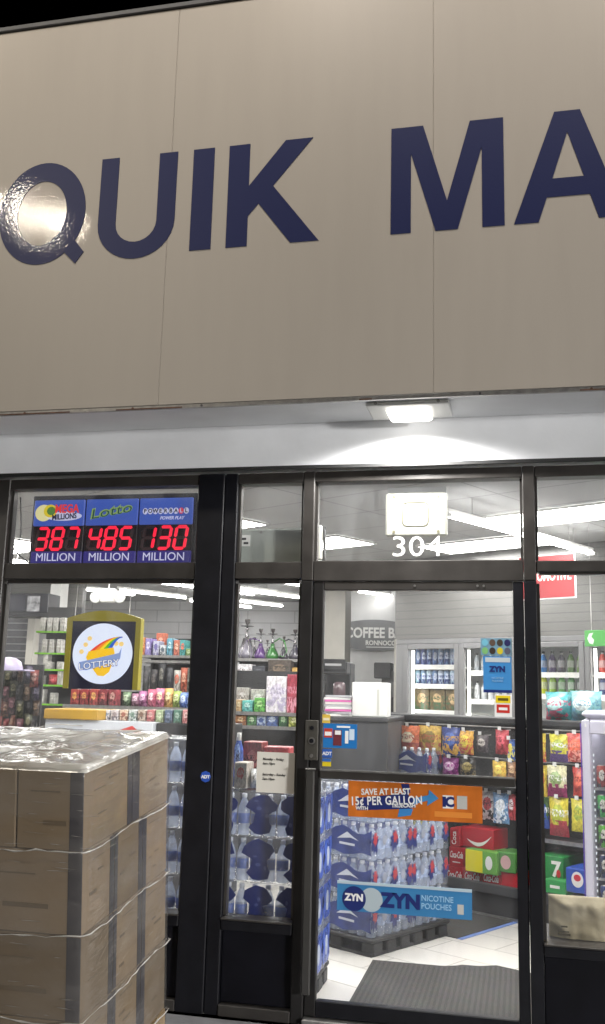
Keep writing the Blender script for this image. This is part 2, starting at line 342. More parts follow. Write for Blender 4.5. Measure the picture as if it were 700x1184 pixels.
for i, (a, c_) in enumerate(spans):
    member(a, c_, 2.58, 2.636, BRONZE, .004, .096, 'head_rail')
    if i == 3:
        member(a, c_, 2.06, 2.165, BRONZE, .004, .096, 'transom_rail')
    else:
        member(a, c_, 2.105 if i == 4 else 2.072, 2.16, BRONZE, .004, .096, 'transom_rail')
    g = MB().box(a+.002, c_-.002, .048, .054, 2.162, 2.578, PANE).build('transom_window', shop)
    for (q0, q1, w0, w1) in ((a, a+.012, 2.165, 2.578), (c_-.012, c_, 2.165, 2.578)): MB().box(q0, q1, .03, .072, w0, w1, BRONZE).build('glazing_bead', g)
    if i != 3:
        w = MB().box(a+.002, c_-.002, .048, .054, .405, 2.103 if i == 4 else 2.07, PANE).build('window', shop)
        for q_ in ((a, a+.014, .41, 2.05), (c_-.014, c_, .41, 2.05), (a+.015, c_-.015, 2.095 if i == 4 else 2.052, 2.103 if i == 4 else 2.07)): MB().box(q_[0], q_[1], .03, .072, q_[2], q_[3], BRONZE).build('glazing_bead', w)
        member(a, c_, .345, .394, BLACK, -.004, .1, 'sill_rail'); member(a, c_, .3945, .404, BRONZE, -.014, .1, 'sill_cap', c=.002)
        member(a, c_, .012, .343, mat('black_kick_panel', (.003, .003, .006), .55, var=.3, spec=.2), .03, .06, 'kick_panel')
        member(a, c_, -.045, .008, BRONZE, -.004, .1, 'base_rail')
# door
DX0, DX1, DZ0, DZ1 = -1.029, .021, -.008, 2.057
door = MB()
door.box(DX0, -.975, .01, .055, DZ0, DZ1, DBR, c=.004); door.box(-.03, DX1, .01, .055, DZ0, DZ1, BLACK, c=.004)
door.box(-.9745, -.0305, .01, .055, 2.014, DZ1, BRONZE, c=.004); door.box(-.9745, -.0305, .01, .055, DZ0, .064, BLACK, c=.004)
door = door.build('door', shop)
MB().box(-.9735, -.0315, .029, .035, .065, 2.013, PANE).build('glass', door)
mbp = MB(); mbp.box(-.974, -.031, -.004, .027, 1.083, 1.125, BRONZE, c=.005); mbp.box(-.97, -.035, -.012, -.005, 1.121, 1.129, STEEL); mbp.build('push_rail', door)
pl = MB(); pl.box(-1.052, -.985, -.006, .009, 1.168, 1.362, mat('lock_plate_metal', (.10, .095, .085), .4, metal=.5), c=.003)
for zz, rr_, mm_ in ((1.325, .010, BLACK), (1.262, .017, STEEL), (1.19, .009, STEEL)): pl.disc(-1.016, zz, rr_, rr_, -.0062, .006, mm_, 16)
pl.disc(-1.016, 1.262, .011, .011, -.0124, .004, BLACK, 14)
pl.build('lock_plate', door)
mh = MB(); hz = mat('handle_metal', (.07, .068, .065), .35, metal=.4)
mh.box(-1.03, -.988, -.060, -.045, .10, 1.125, hz, c=.006); mh.box(-1.02, -1.0, -.044, .009, 1.05, 1.08, hz); mh.box(-1.02, -1.0, -.044, .009, .2, .23, hz); mh.box(-1.034, -.984, -.063, -.042, 1.1255, 1.134, STEEL, c=.002)
mh.build('handle', door)
for xx in (-.51, -.20, -.17): MB().disc(xx, 2.036, .006, .006, .0095, .004, STEEL, 10).build('screw', door)
MB().box(-1.03, .02, -.03, .1, -.05, -.012, STEEL, c=.004).build('threshold', shop)
MB().box(-1.03, .02, .1015, .16, -.049, .006, STEEL, c=.004).build('threshold', shop)
# solid wall returns at both ends so the shop encloses its light
MB().box(-16, -4.56, 0, .13, -.06, 2.95, GREYW).build('end_wall', shop)
MB().box(1.81, 5.6, 0, .13, -.06, 2.95, GREYW).build('end_wall', shop)

# ---- fascia lettering
sign = thing('shop_sign', 'navy QUIK MA capital letters applied across the beige fascia', 'sign', (0, YF, 0))
zb, zt = 3.683, 4.245; th = .003
def letter(pts): return MB().poly(pts, 0, th, NAVY).build('letter', sign)
# Q : ring + tail
q = MB(); n = 48; cx, cz, rx, rz, st = -2.444, 3.966, .25, .292, .108
vo = [(cx+rx*math.cos(2*math.pi*i/n), cz+rz*math.sin(2*math.pi*i/n)) for i in range(n)]
vi = [(cx+(rx-st)*math.cos(2*math.pi*i/n), cz+(rz-st)*math.sin(2*math.pi*i/n)) for i in range(n)]
vs = [(x, -th, z) for x, z in vo]+[(x, -th, z) for x, z in vi]+[(x, 0, z) for x, z in vo]+[(x, 0, z) for x, z in vi]
fs = []
for i in range(n):
    j = (i+1) % n; fs += [(i, j, n+j, n+i), (2*n+j, 2*n+i, 3*n+i, 3*n+j), (j, i, 2*n+i, 2*n+j), (n+i, n+j, 3*n+j, 3*n+i)]
q.add(vs, fs, NAVY); q.poly([(-2.375, 3.81), (-2.30, 3.868), (-2.187, 3.727), (-2.232, 3.664)], 0, th+.001, NAVY); q.build('letter', sign)
# U
u = [(-2.116, zt), (-2.018, zt)]; 
for k in range(0, 13):
    a = math.pi+math.pi*k/12; u.append((-1.905+.113*math.cos(a), 3.868+.113*math.sin(a)*.97))
u += [(-1.792, zt), (-1.692, zt)]
for k in range(0, 17):
    a = -math.pi*k/16; u.append((-1.905+.212*math.cos(a), 3.868+.203*math.sin(a)))
letter(u)
letter([(-1.605, zt), (-1.492, zt), (-1.492, zb), (-1.605, zb)])
letter([(-1.412, zt), (-1.302, zt), (-1.302, 4.01), (-1.115, zt), (-.974, zt), (-1.175, 4.00), (-.934, zb), (-1.078, zb), (-1.248, 3.91), (-1.302, 3.845), (-1.302, zb), (-1.412, zb)])
letter([(-.578, zt), (-.422, zt), (-.307, 3.836), (-.196, zt), (-.038, zt), (-.038, zb), (-.141, zb), (-.141, 4.10), (-.257, zb), (-.362, zb), (-.481, 4.10), (-.481, zb), (-.578, zb)])
letter([(.005, zb), (.117, zb), (.157, 3.806), (.352, 3.806), (.388, zb), (.505, zb), (.318, zt), (.2, zt)])
sign.children[-1]  # the A's counter is a real opening: replaced by a two-ring mesh
bpy.data.objects.remove(sign.children[-1])
ao = [(.005, zb), (.117, zb), (.157, 3.806), (.352, 3.806), (.388, zb), (.505, zb), (.318, zt), (.2, zt)]
A = MB()
for pts in ([(.005, zb), (.117, zb), (.157, 3.806), (.184, 3.9), (.2575, 4.135), (.2575, zt), (.2, zt)], [(.388, zb), (.505, zb), (.318, zt), (.2575, zt), (.2575, 4.135), (.327, 3.9), (.352, 3.806)], [(.157, 3.806), (.352, 3.806), (.327, 3.9), (.184, 3.9)]):
    A.poly(pts, 0, th, NAVY)
A.build('letter', sign)
def flat_letter(x0, pts):                         # the sign goes on past the frame: R, T
    letter([(x0+a, zb+b*(zt-zb)) for a, b in pts])
flat_letter(.60, [(0, 0), (.105, 0), (.105, .38), (.17, .38), (.27, 0), (.39, 0), (.28, .42), (.36, .55), (.38, .75), (.33, .93), (.22, 1), (0, 1)])
flat_letter(1.06, [(.15, 0), (.26, 0), (.26, .84), (.41, .84), (.41, 1), (0, 1), (0, .84), (.15, .84)])

# ---- soffit light
lampt = thing('soffit_light', 'square lit LED fixture under the fascia above the shop door', 'light', (-.51, -.25, 2.884))
mb = MB(); mb.box(-.2, .2, -.125, .12, -.02, 0, WHITE, c=.006); mb.build('housing', lampt)
mb = MB(); mb.box(-.105, .105, -.09, .1, -.045, -.021, glow('led_lens', (1, .97, .9), 3), c=.01); mb.build('lens', lampt)
for sx in (-.15, .15): MB().disc(sx, -.01, .008, .008, -.126, .006, STEEL, 10).build('screw', lampt)

# ---- wires, transom things
WIRE = mat('black_cable', (.01, .01, .01), .5)
def cable(pts, r, label):
    P = [Vector(p) for p in pts]; out = []
    for i in range(len(P)-1):
        p0, p1, p2, p3 = P[max(i-1, 0)], P[i], P[i+1], P[min(i+2, len(P)-1)]
        for k in range(6):
            t = k/6; out.append(.5*((2*p1)+(p2-p0)*t+(2*p0-5*p1+4*p2-p3)*t*t+(3*p1-p0-3*p2+p3)*t**3))
    out.append(P[-1]); return tag(MB().tube(out, r, WIRE, 6).build('cable'), label, 'cable')
P = lambda x, y, Y: pY(x, y, Y)
cable([P(24, 575, .14), P(24, 620, .14), P(16, 634, .14), P(36, 652, .14), P(44, 654, .14)], .004, 'thin black cable hanging left of the jackpot display')
cable([P(70, 656, .15), P(80, 670, .15), P(95, 672, .15), P(103, 656, .15)], .005, 'thick black cable looped below the jackpot display')
cable([P(192, 656, .15), P(200, 668, .15), P(212, 668, .15), P(218, 656, .15)], .004, 'thin cable loop sagging near the column below the jackpot display')

# ---- jackpot display
jd = thing('jackpot_display', 'blue lottery jackpot display with red digits 387 4.85 130 behind glass', 'display')
x0, x1, z0, z1 = fr(38, 577, 222, 652.5, .12)
PANELB = glow('blue_backlit_panel', (.05, .10, .42), .75); PANELD = glow('deep_blue_panel', (.03, .025, .20), .6)
SEG = glow('red_led_segment', (.9, .015, .05), 1.1); SEGO = mat('unlit_led_segment', (.05, .03, .035), .4)
WT = glow('white_backlit_print', (.55, .56, .75), .75)
MB().box(x0-.02, x1+.02, .135, .22, z0-.005, z1+.03, mat('dark_cabinet', (.02, .02, .03), .4), c=.004).build('cabinet', jd)
W = (x1-x0); H = z1-z0
segs = {'0': 'abcdef', '1': 'bc', '3': 'abgcd', '4': 'fgbc', '5': 'afgcd', '7': 'abc', '8': 'abcdefg'}
def digit(ch, x, z, w, h, y, parent):
    t = h*.17; sh = .14
    def q(ax, az, bx, bz, hor):
        e = t*.42
        if hor: pts = [(ax+e*.25, az), (ax+1.1*e, az+e), (bx-1.1*e, bz+e), (bx-e*.25, bz), (bx-1.1*e, bz-e), (ax+1.1*e, az-e)]
        else: pts = [(ax, az+e*.25), (ax-e, az+1.1*e), (bx-e, bz-1.1*e), (bx, bz-e*.25), (bx+e, bz-1.1*e), (ax+e, az+1.1*e)]
        return [(x+p[0]+sh*p[1], z+p[1]) for p in pts]
    G = dict(a=q(0, h, w, h, 1), g=q(0, h/2, w, h/2, 1), d=q(0, 0, w, 0, 1), f=q(0, h/2, 0, h, 0), e=q(0, 0, 0, h/2, 0), b=q(w, h/2, w, h, 0), c=q(w, 0, w, h/2, 0))
    m_ = MB()
    for k, pts in G.items(): m_.poly(pts, y, .002, SEG if k in segs.get(ch, '') else SEGO)
    m_.build('digit', parent)
names = [('387', None), ('485', 0), ('130', None)]
for i, (dg, dot) in enumerate(names):
    a = x0+W*(i*.337); w = W*.325
    pn = MB(); pn.box(a, a+w, .118, .134, z0+H*.60, z1, PANELB, c=.003); pn.box(a, a+w, .118, .134, z0, z0+H*.20, PANELD, c=.003); pn.box(a, a+w, .122, .134, z0+H*.203, z0+H*.597, mat('digit_backing', (.006, .006, .008), .3), c=.002)
    pn = pn.build('display_panel', jd)
    for k, ch in enumerate(dg):
        digit(ch, a+w*(.07+.30*k), z0+H*.235, w*.20, H*.325, .1218, pn)
    if dot is not None: MB().disc(a+w*.345, z0+H*.245, .007, .007, .1218, .002, SEG, 12).build('decimal_point', pn)
    text('lettering', 'MILLION', H*.125, WT, pn, (a+w/2, .1165, z0+H*.055), bold=0, sx=1.0)
    if i == 0:
        e = MB(); e.disc(a+w*.2, z0+H*.80, w*.17, H*.13, .1178, .001, glow('pale_yellow_print', (.75, .7, .35), .7)); e.disc(a+w*.33, z0+H*.83, w*.13, H*.10, .1168, .001, glow('yellow_print', (.7, .55, .03), .7)); e.disc(a+w*.35, z0+H*.83, w*.085, H*.065, .1158, .001, glow('green_print', (.1, .25, .05), .6)); e.disc(a+w*.6, z0+H*.745, w*.36, H*.07, .1178, .001, WT); e.build('logo_artwork', pn)
        text('lettering', 'MEGA', H*.13, glow('red_print', (.75, .05, .04), .7), pn, (a+w*.66, .1145, z0+H*.80), bold=.03, sx=.82)
        text('lettering', 'MILLIONS', H*.085, glow('dark_print', (.02, .02, .08), .3), pn, (a+w*.62, .1145, z0+H*.70), bold=.03, sx=.8, tilt=.06)
    elif i == 1:
        text('lettering', 'Lotto', H*.15, glow('yellow_green_print', (.28, .42, .12), .6), pn, (a+w*.49, .1150, z0+H*.75), bold=.045, sx=1.45, tilt=.16, shear=.2)
        text('lettering', 'Lotto', H*.15, glow('dark_green_print', (.02, .10, .08), .4), pn, (a+w*.5, .1142, z0+H*.742), bold=-.005, sx=1.45, tilt=.16, shear=.2)
    else:
        e = MB()
        for k in range(9):
            cxk = a+w*(.11+.097*k)
            e.disc(cxk, z0+H*.80, w*.047, H*.048, .1178, .001, WT if k != 7 else glow('red_ball_print', (.7, .05, .08), .7), 20)
        e.build('logo_balls', pn)
        for k, ch in enumerate('POWERBALL'):
            text('lettering', ch, H*.06, glow('black_print', (.01, .01, .04), .1) if k != 7 else WT, pn, (a+w*(.11+.097*k), .1163, z0+H*.775), bold=.03)
        text('lettering', 'POWER PLAY', H*.05, WT, pn, (a+w*.62, .1165, z0+H*.67), bold=.02, sx=.9, shear=.3)

# ---- transom boxes
x0, x1, z0, z1 = fr(276, 611, 366, 652, .16)
t = thing('junction_box', 'pale grey green metal box in the narrow transom beside the column', 'box', ((x0+x1)/2, .16, z0))
w = (x1-x0)/2; h = z1-z0; GBX = mat('pale_green_metal', (.36, .39, .36), .45, var=.06, vs=3)
mb = MB(); mb.box(-w, w, 0, .16, 0, h, GBX, c=.01); mb.build('cover', t)
for q_ in (-.42, .65): MB().disc(w*q_, h*.9, .008, .008, -.001, .004, STEEL, 12).build('screw', t)
mb = MB(); mb.box(-w, -w*.70, -.004, -.001, h*.5, h*.82, WHITE); mb.box(-w*.92, -w*.8, -.006, -.0045, h*.68, h*.74, BLK); mb.box(-w*.86, -w*.74, -.006, -.0045, h*.56, h*.62, BLK); mb.build('outlet', t)
x0, x1, z0, z1 = fr(365, 607, 372, 647, .12)
t = thing('door_sensor', 'slim cream sensor with black cable in the left corner of the door transom', 'sensor', (x0, .12, z0))
MB().box(0, x1-x0, 0, .04, 0, z1-z0, OFFW, c=.006).build('body', t)
MB().tube([(x1-x0+.012, .02, 0), (x1-x0+.014, .015, .08), (x1-x0+.01, .02, .15), (x1-x0+.005, .03, z1-z0-.01)], .009, WIRE).build('cable_tail', t)
x0, x1, z0, z1 = fr(446, 569, 517, 620, .075)
t = thing('antenna_panel', 'square cream panel with rounded inner square behind the door transom glass', 'panel', ((x0+x1)/2, .075, z0))
w = (x1-x0)/2; h = z1-z0
mb = MB(); mb.box(-w, w, 0, .05, 0, h, mat('cream_cover', (.36, .36, .31), .5, var=.04), c=.01); mb.box(-w*.97, w*.97, .05, .07, h*1.005, h*1.16, mat('clear_bracket', (.35, .36, .36), .3)); mb.build('body', t)
ring = []
for k in range(32):
    a = k*math.pi/16; ca, sa = math.cos(a), math.sin(a); p = .35
    ring.append((math.copysign(abs(ca)**p, ca)*w*.42-w*.02, -.001, h*.5+math.copysign(abs(sa)**p, sa)*h*.27))
MB().tube(ring, .0035, mat('cream_moulding', (.16, .155, .10), .5), 6, close=True).build('moulding', t)
for sx in (-.72, .72):
    for sz in (.1, .9): MB().disc(w*sx, h*sz, .008, .008, -.001, .003, mat('tan_screw', (.14, .13, .08), .5), 12).build('screw', t)
t = thing('house_number', 'white vinyl number 304 on the glass above the shop door', 'number', (pY(482, 642, .045).x, .045, pY(482, 643, .045).z))
text('lettering', '304', .107, mat('white_vinyl', (.85, .85, .85), .5, emit=(.8, .8, .8), es=.0), t, (0, 0, 0), bold=-.004, sx=1.2)

# ---- lottery sign
x0, x1, z0, z1 = fr(76, 706, 162, 797, .12)
t = thing('lottery_sign', 'hanging yellow framed lottery sign with rainbow pot logo on white disc', 'sign', ((x0+x1)/2, .12, z0))
w = (x1-x0)/2; h = z1-z0; YEL = mat('mustard_frame', (.34, .29, .02), .4, var=.08)
top = [(w-2*w*k/14, h*.90+h*.10*math.sin(math.pi*k/14)) for k in range(15)]
f = MB(); b_ = .03
f.poly(top[:8]+[(0, h*.862), (w-b_, h*.862), (w-b_, 0), (w, 0)], .04, .045, YEL); f.poly(top[7:]+[(-w, 0), (-w+b_, 0), (-w+b_, h*.862), (0, h*.862)], .04, .045, YEL)
f.build('frame', t)
MB().box(-w+b_, w-b_, .005, .035, 0, h*.86, mat('dark_sign_face', (.018, .018, .045), .35)).build('backing', t)
LW = glow('lit_white_face', (.62, .68, .82), .95)
MB().disc(-.0, h*.45, w*.80, h*.385, .0045, .004, LW, 56).build('lit_disc', t)
art = MB(); RB = [('e0402a', 0), ('f08a1c', 1), ('f2d21e', 2), ('58b030', 3), ('2458c8', 4)]
gy = lambda n_, c: glow(n_, lin(c), .75)
C0 = Vector((.012, h*.34)); 
def arc(r0_, r1_, m_, y_):
    pts = [(-w*.32+w*1.0*u_, h*(.47+.22*(1-(1-u_)**2.2))+(r0_)*h*(1-u_*.75)) for u_ in [k/12 for k in range(13)]]
    pt2 = [(-w*.32+w*1.0*u_, h*(.47+.22*(1-(1-u_)**2.2))+(r1_)*h*(1-u_*.75)) for u_ in [k/12 for k in range(12, -1, -1)]]
    art.poly([(x-.01*0, z) for x, z in pts+pt2], y_, .0012, m_)
for i, (c, k) in enumerate(RB): 
    ox = k*w*.11
    pts = [(-w*.34+ox+(w*.86-ox)*u_**1.15, h*.47+h*.20*math.sin(u_*math.pi/2)) for u_ in [q_/12 for q_ in range(13)]]
    pt2 = [(-w*.34+ox+w*.12+(w*.86-ox-w*.12)*u_**1.15, h*.47+h*(.20-.005)*math.sin(u_*math.pi/2)-h*.01*u_) for u_ in [q_/12 for q_ in range(12, -1, -1)]]
    art.poly(pts+pt2, .0003-.0004*k, .0012, gy('rainbow_%d' % k, c))
GOLD = gy('gold_print', 'f4c21c')
art.poly([(-w*.42, h*.40), (-w*.36, h*.475), (w*.30, h*.53), (w*.34, h*.46), (w*.30, h*.33), (w*.22, h*.22), (w*.08, h*.165), (-w*.08, h*.17), (-w*.2, h*.24), (-w*.36, h*.33)], -.0022, .0012, GOLD)
for (ax, az) in ((-.36, .64), (-.46, .56), (-.56, .47), (.36, .58), (.5, .575)): art.disc(w*ax, h*az, w*.062, h*.03, .0003, .0014, gy('pale_gold_print', 'f0cf80'), 16)
art.poly([(-w*.60, h*.245), (-w*.60, h*.335), (w*.46, h*.46), (w*.52, h*.53), (w*.5, h*.40), (w*.44, h*.355), (-w*.4, h*.235)], -.0036, .0010, gy('pale_blue_print', '8298c8'))
art.build('logo_artwork', t)
text('lettering', 'LOTTERY', h*.085, gy('blue_letter', '2c4890'), t, (-w*.05, -.0060, h*.27), bold=.04, sx=1.12, tilt=.125)
text('lettering', 'LOTTERY', h*.085, gy('white_letter', 'f4f4f4'), t, (-w*.05, -.0075, h*.272), bold=-.005, sx=1.12, tilt=.125)
for sx in (-.85, .62): MB().tube([(w*sx, .02, h*.92), (w*sx+.01, .02, h*1.0+.28)], .002, STEEL, 6).build('hanging_wire', t)

# ---- stickers and notices on the glass
def sheet(name, label, cat, x0, y0, x1, y1, Y, m, th=.002, grp=None, rx=0.):
    a, b2, c, d = fr(x0, y0, x1, y1, Y)
    t = thing(name, label, cat, ((a+b2)/2, Y, c), 0, grp)
    MB().box(-(b2-a)/2, (b2-a)/2, -th, 0, 0, d-c, m).build('backing_sheet', t)
    return t, (b2-a)/2, d-c
col = lambda c, r=.45: mat('ink_%s' % c, c, r)
PAPER = mat('notice_paper', (.62, .60, .55), .7, var=.04)
t, w, h = sheet('hours_notice', 'white paper opening hours notice taped inside the narrow window', 'notice', 297, 870, 344, 917, .046, PAPER)
for k, s_ in enumerate(('Monday - Friday', '6am-10pm', 'Saturday - Sunday', '7am-10pm')):
    text('lettering', s_, .012, col('303030'), t, (-w*.72, -.0025, h*(.80, .69, .42, .31)[k]), bold=.02, sx=1.0 if k % 2 == 0 else .9, shear=.25, align='LEFT')
t, w, h = sheet('fuel_banner', 'orange gas savings banner reading SAVE AT LEAST 15¢ PER GALLON on the door', 'banner', 403, 906, 558, 948, .0275, mat('orange_print', lin('c46a20'), .45, var=.25, vs=9, stretch=(1, 1, .35)))
NB = col('1d2a6a'); WV = mat('white_print', (.8, .8, .8), .5)
mb = MB(); mb.poly([(-w*.86, h*.18), (-w*.88, h*.52), (-w*.1, h*.72), (-w*.06, h*.60), (w*.02, h*.62), (w*.02, h*.36), (-w*.06, h*.30)], -.0022, .0008, NB); mb.poly([(-w*.16, h*.7), (-w*.2, h*.98), (-w*.08, h*.98), (-w*.06, h*.74)], -.0022, .0008, NB); mb.poly([(-w*.25, h*.05), (-w*.05, h*.12), (-w*.02, h*.3), (-w*.22, h*.3)], -.0022, .0007, col('3b82c4'))
AR = col('3f86c0'); mb.poly([(-w*.02, h*.42), (w*.2, h*.55), (w*.19, h*.40), (w*.36, h*.62), (w*.22, h*.85), (w*.21, h*.70), (-w*.02, h*.58)], -.0031, .0008, AR)
mb.box(w*.42, w*.58, -.0030, -.0022, h*.36, h*.72, WV); mb.box(w*.42, w*.47, -.0038, -.0031, h*.40, h*.68, NB); mb.box(w*.63, w*.78, -.0030, -.0022, h*.36, h*.72, mat('pale_square', (.5, .5, .48), .5)); mb.box(w*.3, w*.85, -.0030, -.0022, h*.12, h*.27, col('e08a38')); mb.build('artwork', t)
text('lettering', 'SAVE AT LEAST', h*.17, WV, t, (-w*.43, -.0032, h*.66), bold=.03, sx=.86, tilt=.055, space=1.04)
text('lettering', '15¢ PER GALLON', h*.24, WV, t, (-w*.42, -.0032, h*.38), bold=.022, sx=.76, tilt=.06, space=1.1)
text('lettering', 'WITH', h*.10, WV, t, (-w*.79, -.0032, h*.2), bold=.03); text('lettering', 'TRUECASH', h*.10, WV, t, (-w*.16, -.0032, h*.33), bold=.03, tilt=.05)
text('lettering', 'C', h*.26, NB, t, (w*.525, -.0034, h*.42), bold=.05)
t, w, h = sheet('pouch_banner', 'long blue nicotine pouch banner reading ZYN low on the door glass', 'banner', 390, 1023, 546, 1058, .0275, mat('sky_blue_print', lin('3a7cb0'), .4, var=.06))
mb = MB(); mb.box(-w, w, -.0032, -.0021, h*.90, h*1.0, mat('pale_strip', (.45, .55, .62), .4)); mb.disc(-w*.48, h*.42, h*.40, h*.40, -.0022, .0008, mat('silver_lid', (.42, .50, .55), .35)); mb.disc(-w*.74, h*.42, h*.42, h*.42, -.0031, .0008, NB, 36); mb.box(w*.79, w*.88, -.003, -.0022, h*.16, h*.48, mat('pale_square', (.5, .5, .48), .5)); mb.build('artwork', t)
text('lettering', 'ZYN', h*.23, WV, t, (-w*.74, -.0042, h*.36), bold=.05); text('lettering', 'ZYN', h*.46, NB, t, (-.04*w, -.0028, h*.24), bold=.055, sx=1.05)
LB = col('9cc4e0'); text('lettering', 'NICOTINE', h*.19, LB, t, (w*.30, -.0028, h*.52), bold=.01, sx=.9, align='LEFT').location.x = w*.26
text('lettering', 'POUCHES', h*.19, LB, t, (w*.26, -.0028, h*.26), bold=.01, sx=.9, align='LEFT')
t, w, h = sheet('loyalty_sticker', 'blue rewards sticker with red and white artwork beside the lock', 'sticker', 374, 837, 413, 865, .0275, col('1f6fb4'))
mb = MB(); mb.box(-w*.95, -w*.45, -.003, -.0022, h*.42, h*.80, col('b84030')); mb.box(-w*.9, -w*.5, -.0036, -.0031, h*.5, h*.66, WV); mb.box(-w*.4, w*.1, -.003, -.0022, h*.1, h*.75, col('6a3038')); mb.box(-w*.3, w*.05, -.0036, -.0031, h*.55, h*.72, WV); mb.box(w*.3, w*.5, -.003, -.0022, h*.2, h*.72, WV); mb.box(w*.55, w*.85, -.003, -.0022, h*.35, h*.8, col('c8d8e8')); mb.box(-w*.2, w*.6, -.003, -.0022, h*.84, h*.92, WV); mb.build('artwork', t)
t, w, h = sheet('alarm_sticker', 'small blue alarm company sticker below the rewards sticker on the door', 'sticker', 373, 866, 384, 876, .0275, col('1c52a8'))
text('lettering', 'ADT', h*.4, WV, t, (0, -.0026, h*.3), bold=.03)
t, w, h = sheet('caution_sticker', 'small yellow and blue sticker lowest beside the door handle', 'sticker', 373, 877, 383, 886, .0275, col('d8c020'))
MB().box(-w, w, -.003, -.0022, h*.6, h, col('2860b0')).build('artwork', t)
t, w, h = sheet('tip_sticker', 'small yellow sticker above the rewards sticker at the door edge', 'sticker', 373, 826, 382, 836, .0275, col('d8b850'))
MB().box(-w*.8, w*.8, -.003, -.0022, h*.3, h*.6, col('e8e0c0')).build('artwork', t)
p = pY(238, 898, -.006); t = thing('alarm_badge', 'round blue alarm badge stuck on the black column', 'sticker', (p.x, -.0055, p.z))
MB().disc(0, 0, .028, .028, 0, .002, col('2850b0'), 8).build('backing_disc', t); text('lettering', 'ADT', .016, WV, t, (0, -.003, -.008), bold=.04)
t, w, h = sheet('flavour_sticker', 'clear sticker with two rows of coloured can lids high on the door', 'sticker', 556, 738, 592, 758, .0275, col('6f93a8'))
mb = MB()
for i, c in enumerate(('6fb2c8', '5a4a40', '403830', '282858', '78b070', '383028', 'c8b830', '585868')):
    mb.disc(w*(-.72+.48*(i % 4)), h*(.74 if i < 4 else .27), w*.2, h*.2, -.0022, .0008, col(c), 16)
mb.build('artwork', t)
t, w, h = sheet('pouch_sticker', 'tall blue pouch sticker reading ZYN under the coloured lids on the door', 'sticker', 559, 759, 592, 801, .0275, col('3d86c4'))
mb = MB(); mb.box(-w*.85, w*.9, -.003, -.0022, h*.84, h*.97, mat('pale_strip2', (.5, .55, .58), .4)); mb.box(-w, w, -.003, -.0022, 0, h*.08, NB); mb.build('artwork', t)
text('lettering', 'ZYN', h*.15, NB, t, (0, -.0028, h*.58), bold=.06); text('lettering', 'NICOTINE', h*.05, LB, t, (0, -.0028, h*.38)); text('lettering', 'POUCHES', h*.05, LB, t, (0, -.0028, h*.3))
t, w, h = sheet('age_sticker', 'white sticker with yellow top and red box by the door jamb', 'sticker', 572, 803, 592, 829, .0275, WV)
mb = MB(); mb.box(-w*.85, w*.85, -.003, -.0022, h*.62, h*.95, col('e0c820')); mb.box(-w*.75, w*.75, -.003, -.0022, h*.18, h*.55, col('c03028')); mb.box(-w*.5, w*.5, -.0036, -.0031, h*.3, h*.42, WV); mb.box(-w*.6, w*.6, -.0036, -.0031, h*.72, h*.84, col('5a5010')); mb.build('artwork', t)

# ================================================================== CEILING LIGHTS
PAN = glow('lit_ceiling_panel', (1, .99, .95), 23); TUBE = glow('fluorescent_tube', (1, .99, .96), 27)
def troffer(s, t, w, d, label, loc=None, rz=RI):
    o = thing('ceiling_panel_light', label, 'ceiling light', loc or I(s, t, CZ-.004), rz, 'flat lit panels in the shop ceiling')
    MB().box(-w/2+.02, w/2-.02, -d/2+.02, d/2-.02, -.016, -.004, PAN).build('diffuser', o)
    f = MB()
    for q_ in ((-w/2, w/2, -d/2, -d/2+.02), (-w/2, w/2, d/2-.02, d/2), (-w/2, -w/2+.02, -d/2+.021, d/2-.021), (w/2-.02, w/2, -d/2+.021, d/2-.021)): f.box(*q_, -.018, 0, WHITE)
    f.build('frame', o)
def strip(s, t, L_, label, z=CZ-.004, two=True):
    o = thing('strip_light', label, 'strip light', I(s, t, z), RI, 'fluorescent strips hung along the shop ceiling')
    MB().box(-.02, .02, -L_/2, L_/2, -.038, 0, WHITE, c=.006).build('housing', o)
    for sy in (-L_*.35, L_*.35): MB().tube([(0, sy, 0), (0, sy, CZ-z-.004)], .004, STEEL, 5).build('hanger', o)
    for sx in (-.020, .020): MB().tube([(sx, -L_/2+.03, -.05), (sx, L_/2-.03, -.05)], .011, TUBE, 8).build('tube', o)
    for q_ in (-L_/2, L_/2-.025): MB().box(-.034, .034, q_, q_+.025, -.066, -.0385, WHITE).build('end_cap', o)
def st_at(x, y, z):
    p = pZ(x, y, z); return p.dot(AX), p.dot(BX)
# panel corners as surveyed on the ceiling
s_, t_ = st_at(561, 597, CZ); troffer(s_+.60, t_+.26, 1.2, .60, 'flat lit panel nearest the street in the door and right transoms')
s_, t_ = st_at(436, 627, CZ); troffer(s_-.6, t_-.3, 1.2, .6, 'flat lit panel showing as a wedge left of the door number')
s_, t_ = st_at(490, 632, CZ); troffer(s_+.6, t_+.16, 1.2, .6, 'flat lit panel directly behind the white door number')
s_, t_ = st_at(312, 604.5, CZ); troffer(s_-.6, t_-.3, 1.2, .6, 'flat lit panel showing above the pale box in the narrow transom')
s_, t_ = st_at(74, 630, CZ); troffer(s_-.6, t_-.3, 1.2, .6, 'flat lit panel left of the jackpot display')
for i, x in enumerate((-4.6, -3.0, -1.4, .2, 1.8, 3.4)):  # row added out of sight to light the goods behind the windows
    troffer(0, 0, 1.2, .6, 'added unseen flat lit panel of the row just inside the shop windows', Vector((x, .85, CZ-.004)), 0)
zs = CZ-.20
def strip_px(a, b2, label, z=zs):
    s0, t0 = st_at(*a, z); s1, t1 = st_at(*b2, z); strip((s0+s1)/2, (t0+t1)/2, max(1.2, min(2.44, math.hypot(s1-s0, t1-t0))), label, z+.07)
strip_px((510, 599), (690, 642), 'long strip light crossing the door and right transoms')
strip_px((95, 666), (232, 680), 'long strip light above the lottery sign')
strip_px((145, 686), (208, 691), 'short far strip light above the block wall by the lottery sign')
